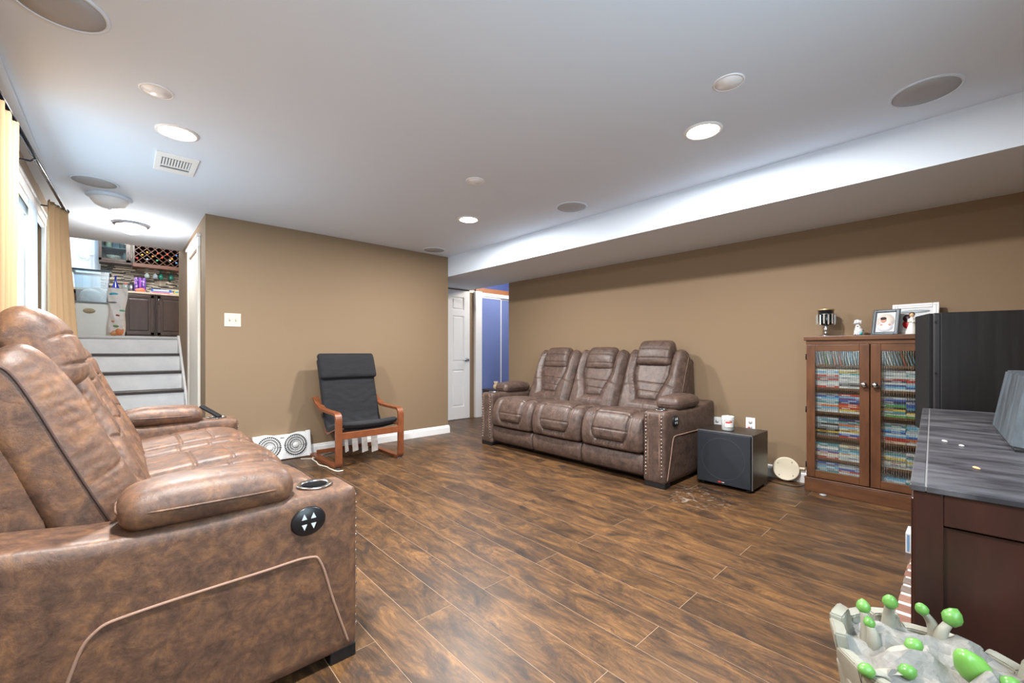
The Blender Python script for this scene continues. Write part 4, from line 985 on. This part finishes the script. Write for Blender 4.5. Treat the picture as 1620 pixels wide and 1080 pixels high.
# ------------------------------------------------------------------ ceiling fittings
def ceiling_speaker(x, y, label):
    t = thing('ceiling_speaker', label, 'ceiling speaker', (x, y, H), 0, 'round ceiling speakers')
    MB().lathe([(.122, 0), (.134, 0), (.134, -.003), (.128, -.006), (.120, -.005)], 48, ring=True).build('trim_ring', M_CEIL, t)
    MB().lathe([(.0, 0), (.122, 0), (.122, -.004), (.06, -.006), (.0, -.0065)], 48).build('grille', M_GREY, t)
ceiling_speaker(-.16, 2.21, 'grey round ceiling speaker at the upper left corner, largest in view')
ceiling_speaker(-.14, 4.33, 'grey round ceiling speaker above the far curtain next to a pale dome')
ceiling_speaker(2.81, .15, 'grey round ceiling speaker near the soffit at upper right')
ceiling_speaker(2.83, 2.32, 'grey round ceiling speaker by the soffit above the taupe sofa')
ceiling_speaker(2.80, 4.43, 'grey round ceiling speaker beside the top corner of the back wall')
def recessed(x, y, label):
    t = thing('recessed_light', label, 'ceiling light', (x, y, H), 0, 'lit recessed ceiling lights')
    MB().lathe([(.080, 0), (.100, 0), (.100, -.004), (.090, -.008), (.080, -.006)], 40, ring=True).build('trim_ring', M_WHITE, t)
    MB().lathe([(.0, 0), (.080, 0), (.080, -.005), (.05, -.012), (.0, -.015)], 40).build('lens', M_LENS, t)
    area_light('recessed_light_beam', (0, 0, -.022), (0, 0, 0), .15, .15, POWER, (1, .985, .97), 'DISK', t)
recessed(.235, 3.04, 'lit recessed light nearest the air vent')
recessed(2.395, 1.02, 'lit recessed light in front of the soffit, largest lit one in view')
recessed(2.389, 3.19, 'lit recessed light furthest away, above the armchair side of the room')
recessed(.235, 1.02, 'lit recessed light over the near arm of the saddle sofa, above the frame')
def blank(x, y, label):  # plain white disc set flat on the ceiling
    t = thing('ceiling_disc', label, 'ceiling light', (x, y, H), 0, 'small white ceiling discs')
    MB().lathe([(.058, 0), (.066, 0), (.066, -.003), (.060, -.006)], 32, ring=True).build('trim_ring', M_DISC, t)
    MB().lathe([(.0, 0), (.059, 0), (.059, -.004), (.0, -.009)], 32).build('cover', M_DISC, t)
blank(.125, 2.62, 'small white ceiling disc in front of the lit light by the vent')
blank(2.05, .756, 'small white ceiling disc near the largest lit recessed light')
blank(1.886, 2.436, 'small white ceiling disc in the middle of the ceiling')
def dome(x, y, label, lit):
    t = thing('dome_light', label, 'ceiling light', (x, y, H), 0, 'flush dome lights in the stair hall')
    MB().lathe([(.0, 0), (.135, 0), (.14, -.012), (.128, -.024), (.115, -.024), (.0, -.01)], 40).build('rim', M_STEEL if lit else M_CEIL, t)
    MB().lathe([(.117, -.016), (.111, -.042), (.088, -.072), (.05, -.09), (.013, -.095), (.011, -.103), (.0, -.105)], 40).build('dome_shade', mat('dome_lit', (255, 255, 255), .4, emit=((255, 252, 246), 2.2)) if lit else mat('dome_pale', (238, 238, 238), .3), t)
    if lit: point_light('dome_glow', (0, 0, -.19), .09, 13, (1, .98, .96), t)
dome(.075, 5.52, 'lit glass dome light with metal rim nearest the stairs', True)
dome(-.065, 4.66, 'pale dome touching the round speaker above the far curtain', False)  # plain pale dome shape on the ceiling, no emission
vt = thing('air_vent', 'white rectangular air vent with slots in the ceiling', 'vent', (.268, 3.555, H))
t = MB(); t.box(-.108, .108, -.17, -.10, -.008, 0, bev=.003); t.box(-.108, .108, .10, .17, -.008, 0, bev=.003); t.box(-.108, -.075, -.10, .10, -.008, 0, bev=.003); t.box(.075, .108, -.10, .10, -.008, 0, bev=.003); t.build('vent_frame', M_WHITE, vt)
MB().box(-.078, .078, -.105, .105, -.002, 0).build('vent_duct', mat('vent_dark', (110, 110, 112), .8), vt)
for k in range(10):
    a = -.066+.0147*k; MB().box(a-.0045, a+.0045, -.09, .045, -.008, -.003).build('slat', M_WHITE, vt)
MB().box(-.078, .078, .045, .06, -.008, -.001).build('vent_bar', M_WHITE, vt)

# ------------------------------------------------------------------ curtains
def curtain(name, label, top0, top1, bot0, bot1, z1, z0, folds, amp, m_, seed=0, group=None):
    rs2 = np.random.RandomState(seed); nu, nv = folds*14+1, 26
    P = np.zeros((nu, nv, 3)); top0, top1, bot0, bot1 = map(np.array, (top0, top1, bot0, bot1))
    ph = rs2.rand(4)*6.28
    for i in range(nu):
        u = i/(nu-1)
        for j in range(nv):
            v = j/(nv-1); a = top0+(top1-top0)*u; b = bot0+(bot1-bot0)*u; vv = v**1.2; p = a+(b-a)*vv
            d = (b-a)*0+((top1-top0)*(1-vv)+(bot1-bot0)*vv); d = d/np.linalg.norm(d); nn = np.array([d[1], -d[0]])
            w_ = amp*(.45+.55*v)*(math.sin(u*folds*2*PI+ph[0]+.5*math.sin(v*2+ph[1]))+.3*math.sin(u*folds*4.3*PI+ph[2]+v))
            p = p+nn*w_; P[i, j] = (p[0], p[1], z1+(z0-z1)*v)
    t = MB(); t.grid(P); o = t.build(name, m_); mo = o.modifiers.new('thickness', 'SOLIDIFY'); mo.thickness = .003
    return finish(o, label, 'curtain', group)
M_CUR = sheer_material('tan_curtain_cloth', (188, 158, 122), .14)
M_SHEER = sheer_material('white_sheer', (225, 232, 238), .4)
curtain('curtain', 'golden tan curtain at the left edge behind the saddle sofa', (-.395, 2.50), (-.365, 3.05), (-.41, 2.50), (-.39, 3.03), 2.135, .10, 5, .026, M_CUR, 2, 'tan curtains on the rod')
curtain('curtain', 'tan curtain gathered at the far end of the rod near the stairs', (-.385, 4.42), (-.305, 4.70), (-.385, 4.38), (-.19, 4.80), 2.135, .04, 4, .024, M_CUR, 5, 'tan curtains on the rod')
curtain('sheer_curtain', 'white sheer curtain lit by daylight beside the far tan curtain', (-.425, 4.02), (-.425, 4.36), (-.42, 3.80), (-.42, 4.36), 2.02, .1, 6, .012, M_SHEER, 7)
KCUR = curtain('kitchen_curtain', 'white kitchen curtain with a bow in front of the bright far window', (-1.20, 10.80), (-.27, 10.80), (-1.20, 10.80), (-.27, 10.80), 3.5, 2.17, 7, .02, M_SHEER, 9)
rod = thing('curtain_rod', 'black curtain rod on brackets above the window', 'curtain rod', (-.345, 3.6, 2.135))
d0, d1 = Vector((-.04, -1.15, 0)), Vector((.035, 1.10, 0))
MB().tube([d0, d1], .011, 10).build('rod', mat('rod_black', (30, 32, 38), .25, .7), rod)
MB().ell(tuple(d1+Vector((.001, .02, 0))), (.02, .024, .02)).build('finial', mat('rod_black', (30, 32, 38)), rod)
MB().ell(tuple(d0), (.02, .024, .02)).build('finial', mat('rod_black', (30, 32, 38)), rod)
for yy in (-.1, .9):
    t = MB(); t.tube([(-.104, yy, -.03), (-.02, yy, -.03), (.0, yy, -.012)], .005, 6); t.box(-.105, -.098, yy-.012, yy+.012, -.06, 0); t.build('bracket', mat('rod_black', (30, 32, 38)), rod)
bow = MB()
for a in (.2, 1.5, 2.7, 3.9, 5.2): bow.ell((.05*math.cos(a), -.01, .05*math.sin(a)), (.045*abs(math.cos(a))+.014, .010, .045*abs(math.sin(a))+.014), 10, 8)
bow.build('bow', mat('bow_white', (225, 232, 236), .7), KCUR, (-.46, 10.76, 2.80))

# ------------------------------------------------------------------ kitchen
M_KC = mat('kitchen_cabinet', (46, 33, 29), .35, col2=(62, 46, 40), nscale=3, stretch=(5, 5, 1))
def raised_door(parent, x0, x1, z0, z1, handle_x=None):
    d_ = MB(); d_.box(x0, x1, -.02, 0, z0, z1, bev=.003); f = .06
    o = d_.build('cabinet_door', M_KC, parent)
    t = MB()
    for (a, b, c, e) in ((x0, x0+f, z0, z1), (x1-f, x1, z0, z1), (x0, x1, z0, z0+f), (x0, x1, z1-f, z1)): t.box(a+.004, b-.004, -.030, -.018, c+.004, e-.004, bev=.004)
    t.build('door_moulding', M_KC, o)
    MB().box(x0+f+.025, x1-f-.025, -.032, -.018, z0+f+.025, z1-f-.025, bev=.008).build('door_panel', M_KC, o)
    if handle_x is not None:
        MB().tube([(handle_x, -.03, z1-.05), (handle_x, -.055, z1-.07), (handle_x, -.055, z1-.15), (handle_x, -.03, z1-.17)], .006, 8).build('pull', M_STEEL, o)
for k, (a, b, lb) in enumerate(((-.62, .005, 'dark wood base cabinet behind the storage bins in the kitchen'), (.01, .475, 'dark wood base cabinet in the kitchen beside the food bag'), (.48, .95, 'dark wood base cabinet at the right edge of the kitchen'))):
    bc = thing('base_cabinet', lb, 'cabinet', (0, 10.30, UF), 0, 'kitchen base cabinets')
    MB().box(a, b, 0.0, .58, .10, .87).build('cabinet_box', M_KC, bc); MB().box(a, b, .06, .56, 0, .10).build('toe_kick', M_BLACK, bc)
    raised_door(bc, a+.015, b-.015, .115, .855, a+.04 if k else None)
o = box('countertop', (-.62, .98, 10.26, 10.895, UF+.87, UF+.905), mat('granite', (206, 194, 176), .3, col2=(170, 158, 140), nscale=60)); finish(o, 'pale stone worktop over the dark kitchen base cabinets', 'worktop')
# backsplash of thin glass strips
tm = [mat('tile_a', (214, 206, 190), .25), mat('tile_b', (52, 48, 46), .2), mat('tile_c', (120, 112, 104), .25), mat('tile_d', (90, 82, 76), .2)]
t = MB()
rr_ = random.Random(4); z = UF+.91; 
while z < 2.86:
    x = -.30-rr_.random()*.2
    while x < 1.0:
        l_ = rr_.uniform(.06, .2); t.m(rr_.choice((0, 0, 1, 1, 2, 3))).box(x, x+l_-.002, 10.892, 10.8985+rr_.uniform(-.001, .001), z, z+.0135); x += l_
    z += .016
o = t.build('backsplash', tm); o['kind'] = 'stuff'; finish(o, 'thin black and cream mosaic strip backsplash in the kitchen', 'backsplash')
finish(box('outlet_plate', (.49, .66, 10.882, 10.891, 2.36, 2.44), M_CREAM), 'cream outlet plate on the mosaic kitchen backsplash', 'outlet')
# glass wall cabinet
UB, UT = 2.70, 3.42
uc = thing('wall_cabinet', 'dark kitchen wall cabinet with a glass door', 'cabinet', (0, 10.57, UB), 0)
t = MB(); x0, x1 = -.29, .135
t.box(x0, x0+.02, 0, .32, 0, UT-UB); t.box(x1-.02, x1, 0, .32, 0, UT-UB); t.box(x0, x1, 0, .32, 0, .02); t.box(x0, x1, 0, .32, UT-UB-.02, UT-UB); t.box(x0, x1, .31, .32, 0, UT-UB)
t.build('cabinet_box', M_KC, uc)
MB().box(x0+.02, x1-.02, .03, .31, .245, .260).build('shelf', mat('glass_shelf', (120, 140, 140), .2), uc)
t = MB()
for (a, b, c, e) in ((x0, x0+.04, 0, UT-UB), (x1-.065, x1, 0, UT-UB), (x0, x1, 0, .045), (x0, x1, UT-UB-.07, UT-UB)): t.box(a, b, -.022, -.001, c, e, bev=.003)
dr_ = t.build('glass_door_frame', M_KC, uc)
MB().box(x0+.04, x1-.065, -.012, -.009, .045, UT-UB-.07).build('glass_pane', pane_material('cab_pane', (215, 228, 232), .06, .03), dr_)
MB().tube([(x1-.035, -.022, .04), (x1-.035, -.05, .05), (x1-.035, -.05, .17), (x1-.035, -.022, .18)], .007, 8).build('pull', M_STEEL, dr_)
MB().box(x0, x1+.02, -.02, .3, -.035, 0, bev=.004).build('light_rail', M_KC, uc)
# items behind the glass
def lathe_thing(name, label, cat, prof, m_, loc, group=None, seg=18):
    return finish(MB().lathe(prof, seg).build(name, m_, None, loc), label, cat, group)
lathe_thing('bowl', 'patterned cream bowl on the lower shelf of the glass wall cabinet', 'bowl', [(.0, 0), (.06, 0), (.085, .03), (.10, .10), (.095, .10), (.08, .035), (.0, .012)], mat('bowl_pattern', (226, 214, 196), .3, col2=(190, 120, 70), nscale=30, lo=.5, hi=.6), (-.10, 10.70, UB+.021))
M_CLR = mat('clear_glass', (205, 220, 222), .1, trans=.6)
lathe_thing('glass_jar', 'clear glass jar beside the patterned bowl in the wall cabinet', 'jar', [(.0, 0), (.04, 0), (.045, .01), (.045, .12), (.03, .15), (.03, .17), (.0, .17)], M_CLR, (.062, 10.72, UB+.021))
lathe_thing('glass_jar', 'pale label jar at left on upper shelf of the wall cabinet', 'jar', [(.0, 0), (.04, 0), (.045, .01), (.045, .14), (.03, .17), (.03, .19), (.0, .19)], mat('pale_jar', (214, 208, 176), .3), (-.16, 10.70, UB+.261))
o = box('tin_box', (-.045, .045, -.03, .03, 0, .20), mat('tin_navy', (30, 40, 70), .4, col2=(80, 90, 120), nscale=20), None, .004, (-.065, 10.70, UB+.261)); finish(o, 'dark navy tin on the upper shelf of the glass wall cabinet', 'tin')
lathe_thing('glass_jar', 'clear tumbler at right on upper shelf of the wall cabinet', 'jar', [(.0, 0), (.035, 0), (.042, .15), (.038, .15), (.03, .01), (.0, .01)], M_CLR, (.02, 10.69, UB+.261))
# wine rack
wr = thing('wine_rack', 'wooden lattice wine rack mounted over the kitchen counter', 'wine rack', (0, 10.57, UB), 0)
M_RK = mat('rack_edge', (100, 64, 50), .45)
rx0, rx1 = .16, .96
t = MB(); t.box(rx0, rx0+.03, -.02, .32, 0, UT-UB); t.box(rx1-.02, rx1, -.02, .32, 0, UT-UB); t.box(rx0, rx1, .30, .32, 0, UT-UB); t.box(rx0, rx1, -.02, .32, UT-UB-.02, UT-UB); t.build('rack_box', M_KC, wr)
MB().box(rx0, rx1, -.025, .32, -.055, .012, bev=.003).build('rack_bottom_rail', M_RK, wr)
cell = .118; zt = UT-UB-.02
xs0, xs1 = rx0+.03, rx1-.02
for k in range(-8, 9):
    for sg in (1, -1):
        # line z = sg*(x - xk)
        xk = xs0+k*cell*1.0+(0 if sg > 0 else .0)
        pts = []
        if sg > 0: xa = max(xs0, xk); xb = min(xs1, xk+zt); za, zb = xa-xk, xb-xk
        else: xa = max(xs0, xk); xb = min(xs1, xk+zt); za, zb = zt-(xa-xk), zt-(xb-xk)
        if xb-xa < .03: continue
        mid = Vector(((xa+xb)/2, 0, .012+(za+zb)/2*(1))); ln = math.hypot(xb-xa, zb-za)
        q = MB().box(-ln/2, ln/2, -.018+.002*(sg > 0), .29, -.0045, .0045)
        q.xf(Matrix.Translation(mid) @ Matrix.Rotation(-math.atan2(zb-za, xb-xa), 4, 'Y')); q.build('lattice_slat', M_RK, wr)
wine = [('red', (186, 60, 48)), ('yellow', (214, 178, 70)), ('yellow', (206, 190, 96)), ('pale blue', (170, 196, 214)), ('gold', (190, 150, 70)), ('green', (80, 180, 140)), ('orange red', (206, 84, 56)), ('bright red', (206, 62, 52)), ('coral', (222, 88, 66)), ('white', (214, 214, 210)), ('amber', (222, 166, 60)), ('blue', (60, 120, 190)), ('sky blue', (90, 150, 206))]
wp = [(217, 408), (225, 403), (233, 399), (233, 410), (241.5, 405.5), (248.5, 412), (249.5, 401), (256.5, 407.5), (264.5, 402.5), (269, 412), (272, 409.5), (279.2, 404.5), (279, 416)]
th_ = math.radians(42.69); s_, c_ = math.sin(th_), math.cos(th_)
for (nm, col), (px, py) in zip(wine, wp):
    tt_ = (px-810)/671; dx_, dy_ = s_+c_*tt_, c_-s_*tt_; dd_ = 10.535/dy_
    X_, Z_ = dx_*dd_, 1.06+(556-py)/671*dd_
    t = MB(); t.m(0).lathe([(.0, 0), (.0155, 0), (.0165, .004), (.0165, .05), (.0, .05)], 14, (0, 0, 0), 1); t.m(1).lathe([(.0135, .05), (.0135, .08), (.03, .11), (.036, .14), (.036, .28), (.0, .28)], 14, (0, 0, 0), 1)
    o = t.build('wine_bottle', [mat('cap_'+nm.replace(' ', '_'), col, .35), mat('wine_glass_dark', (24, 34, 28), .15)], None, (X_, 10.52, Z_))
    k_ = wine.index((nm, col)); finish(o, 'wine bottle with %s cap, %s from the left in the lattice rack' % (nm, ORD[k_]), 'bottle', 'bottles in the wine rack')
# stemware under the rack
for (X_, col, nm, lb) in ((.37, (205, 222, 222), 'clear', 'clear stem glass hanging furthest left under the wine rack'), (.49, (190, 205, 222), 'bluish', 'bluish clear wide glass hanging second under the wine rack'), (.575, (30, 140, 120), 'teal', 'teal stem glass hanging under the wine rack, left of the two'), (.73, (24, 130, 112), 'teal_dark', 'teal stem glass hanging under the wine rack, rightmost')):
    g = MB().lathe([(.036, .0), (.036, -.003), (.006, -.008), (.005, -.07), (.014, -.082), (.034, -.105), (.040, -.14), (.034, -.178), (.031, -.178), (.034, -.14), (.0, -.095)], 18)
    o = g.build('stem_glass', mat('stem_'+nm, col, .12, trans=.35), None, (X_, 10.72, UB-.056)); finish(o, lb, 'wine glass', 'glasses hanging under the wine rack')
# counter items
CT = UF+.9055
lathe_thing('bottle', 'cobalt blue glass bottle on the kitchen worktop', 'bottle', [(.0, 0), (.06, 0), (.065, .01), (.06, .05), (.03, .14), (.014, .19), (.014, .26), (.018, .262), (.018, .29), (.0, .29)], mat('cobalt', (20, 40, 140), .1), (-.07, 10.55, CT))
lathe_thing('bottle', 'black glass bottle left of the cobalt bottle on the worktop', 'bottle', [(.0, 0), (.045, 0), (.05, .01), (.045, .08), (.02, .16), (.014, .25), (.0, .25)], mat('black_bottle', (24, 28, 26), .12), (-.185, 10.62, CT))
CAN = lathe_thing('canister', 'clear canister with red lid on the kitchen worktop', 'jar', [(.0, 0), (.055, 0), (.06, .01), (.06, .14), (.045, .16), (.0, .16)], M_CLR, (.07, 10.68, CT))
MB().lathe([(.0, .158), (.028, .158), (.028, .18), (.0, .182)], 16).build('lid', mat('lid_red', (210, 60, 50), .4), CAN)
lathe_thing('tumbler', 'grey metal tumbler beside the purple drink pack', 'tumbler', [(.0, 0), (.045, 0), (.05, .15), (.045, .15), (.04, .01), (.0, .01)], M_STEEL, (.145, 10.58, CT))
pk = thing('drink_pack', 'purple shrink-wrapped pack of drink cans on the worktop', 'drink pack', (.265, 10.50, CT))
for a in (-.055, .0, .055):
    for b in (-.03, .03): MB().lathe([(.0, 0), (.026, 0), (.028, .01), (.028, .26), (.02, .28), (.012, .285), (.0, .285)], 14, (a, b, 0)).build('can', mat('can_purple', (92, 50, 150), .3, col2=(214, 190, 230), nscale=16, lo=.5, hi=.62), pk)
t = MB(); t.ell((0, -.062, .045), (.075, .012, .035)); t.ell((.02, -.064, .07), (.04, .01, .02)); t.build('fruit_print', mat('print_fruit', (214, 120, 90), .4), pk)
MB().box(-.012, .012, -.066, -.058, .1, .24, bev=.003).build('label_band', mat('band_violet', (150, 70, 180), .4), pk)
for (a, b, z0_, hh_, col, c2, lb) in ((.40, .735, 0, .04, (214, 190, 210), (190, 60, 120), 'pink and white foil box, lower of two on the worktop'), (.42, .72, .041, .05, (60, 110, 180), (226, 232, 240), 'blue and white foil box lying on top of the pink one')):
    t = MB(); t.m(0).box(a, b, 10.44, 10.50, 0, hh_, bev=.002); t.m(1).box(a+.03, b-.04, 10.438, 10.4405, hh_*.3, hh_*.8)
    finish(t.build('foil_box', [mat('box_%d' % int(a*100), col, .4), mat('boxp_%d' % int(a*100), c2, .4)], None, (0, 0, CT+z0_)), lb, 'box')
for (a, b, hh_, col, c2, lb) in ((.765, .86, .085, (226, 206, 90), (60, 150, 200), 'yellow and blue tea box at the right of the worktop'), (.87, .97, .13, (230, 230, 226), (70, 80, 110), 'white box at the far right end of the worktop')):
    t = MB(); t.m(0).box(a, b, 10.45, 10.54, 0, hh_, bev=.002); t.m(1).box(a+.01, b-.02, 10.448, 10.4505, hh_*.5, hh_*.85)
    finish(t.build('carton', [mat('carton_%d' % int(a*100), col, .4), mat('cartonp_%d' % int(a*100), c2, .4)], None, (0, 0, CT)), lb, 'box')
# storage bins and food bag at the head of the stairs
def bin_mesh(w0, w1, d0_, d1_, h_, wall=.004):
    t = bmesh.new()
    def ring(w_, d__, z_): return [t.verts.new(p) for p in ((-w_/2, -d__/2, z_), (w_/2, -d__/2, z_), (w_/2, d__/2, z_), (-w_/2, d__/2, z_))]
    R_ = [ring(w0, d0_, 0), ring(w1, d1_, h_), ring(w1+.03, d1_+.03, h_), ring(w1+.03, d1_+.03, h_-.025), ring(w1+.022, d1_+.022, h_-.025), ring(w1+.022, d1_+.022, h_-.004)]
    t.faces.new(R_[0][::-1])
    for i in range(len(R_)-3):
        for k in range(4): t.faces.new([R_[i][k], R_[i][(k+1) % 4], R_[i+1][(k+1) % 4], R_[i+1][k]])
    return t
sb1 = thing('storage_bin', 'white storage bin with oval handle hole at the head of the stairs', 'storage bin', (-.265, 7.78, UF+.001))
M_BINW = mat('bin_white', (226, 232, 230), .35)
MB().box(-.155, .165, -.19, .19, 0, .43, bev=.012).build('bin_body', M_BINW, sb1)
MB().box(-.165, .175, -.20, .20, .43, .45, bev=.006).build('bin_rim', mat('rim_grey', (120, 130, 134), .4), sb1)
MB().lathe([(.0, 0), (.052, 0), (.052, -.004), (.0, -.004)], 28, (-.03, -.19, .33), 1, sx=.62, sy=1.1).build('handle_hole', mat('hole_beige', (176, 164, 136), .5), sb1)
for zz in (.03, .055): MB().box(-.15, .16, -.193, -.188, zz, zz+.006).build('rib', M_BINW, sb1)
sb2 = thing('storage_bin', 'clear bluish storage bin stacked on the white bin', 'storage bin', (-.272, 7.80, UF+.452))
M_BINC = pane_material('bin_clear', (205, 226, 236), .22, .25)
t = MB(); t._merge(bin_mesh(.27, .33, .34, .40, .40)); t.build('bin_body', M_BINC, sb2)
t = MB(); t.box(-.18, .18, -.215, -.19, .385, .41, bev=.004); t.box(-.18, .18, .19, .215, .385, .41, bev=.004); t.box(-.18, -.158, -.19, .19, .385, .41, bev=.004); t.box(.158, .18, -.19, .19, .385, .41, bev=.004); t.build('bin_rim', mat('rim_blue', (70, 96, 112), .3), sb2)
t = MB(); t.ell((-.01, 0, .09), (.11, .12, .09)); t.ell((.04, .03, .12), (.07, .08, .10)); t.ell((-.05, -.03, .06), (.06, .07, .06))
finish(t.build('bagged_contents', mat('bag_inside', (190, 204, 210), .6, bump=(25, .8, .01)), None, (-.272, 7.80, UF+.4535)), 'crumpled pale bag inside the clear storage bin', 'bag')
fb = thing('food_bag', 'white food bag with orange and green print beside the storage bins', 'bag', (-.045, 7.47, UF+.001))
M_BAG = mat('bag_film', (230, 230, 230), .35, bump=(14, .9, .02))
nu, nv = 28, 30; P = np.zeros((nu*2-1, nv, 3))
rs3 = np.random.RandomState(8)
for j in range(nv):
    v = j/(nv-1); th2 = .085*math.sin(min(v*1.05+.08, 1)*PI)**.5*(1-v**6); ww = .078+.008*math.sin(v*9)+.012*v
    for i in range(nu*2-1):
        a = 2*PI*i/(nu*2-2); c2_ = math.cos(a); s2_ = math.sin(a)
        P[i, j] = (ww*math.copysign(abs(c2_)**.7, c2_)+.02*v, max(th2, .004)*math.copysign(abs(s2_)**.8, s2_)+.008*math.sin(v*14+c2_*5), .63*v)
t = MB(); t.grid(P); t.build('bag_body', M_BAG, fb)
for (nm, x_, z_, rx, rz_, col) in (('blue', -.03, .55, .045, .022, (60, 170, 200)), ('text', -.04, .44, .05, .010, (110, 110, 116)), ('brown', -.01, .27, .038, .025, (130, 70, 50)), ('orange', .025, .08, .04, .06, (224, 140, 84)), ('green', .0, .14, .04, .02, (100, 150, 90)), ('tan', -.03, .05, .04, .04, (206, 150, 100)), ('peach', -.02, .20, .035, .02, (214, 150, 110)), ('mint', .05, .34, .03, .014, (110, 190, 160))):
    v = z_/.63; th2 = .085*math.sin(min(v*1.05+.08, 1)*PI)**.5*(1-v**6)
    t = MB(); t.ell((x_+.01, -th2*.86, z_), (rx, .016, rz_), 14, 8); t.build('print_'+nm, mat('bagp_'+nm, col, .4), fb)
# added kitchen ceiling lamp, unseen above the sight line, to light the kitchen
kl = thing('added_kitchen_lamp', 'added kitchen ceiling lamp, unseen above the sight line', 'lamp', (.1, 9.0, 3.70))
MB().lathe([(.0, 0), (.17, 0), (.17, -.03), (.13, -.08), (.05, -.11), (.0, -.115)], 28).build('lamp_shade', mat('added_kitchen_lens', (255, 255, 250), .4, emit=((255, 250, 240), 5.)), kl)
point_light('added_kitchen_light', (0, 0, -.25), .12, 85, (1, .97, .93), kl)
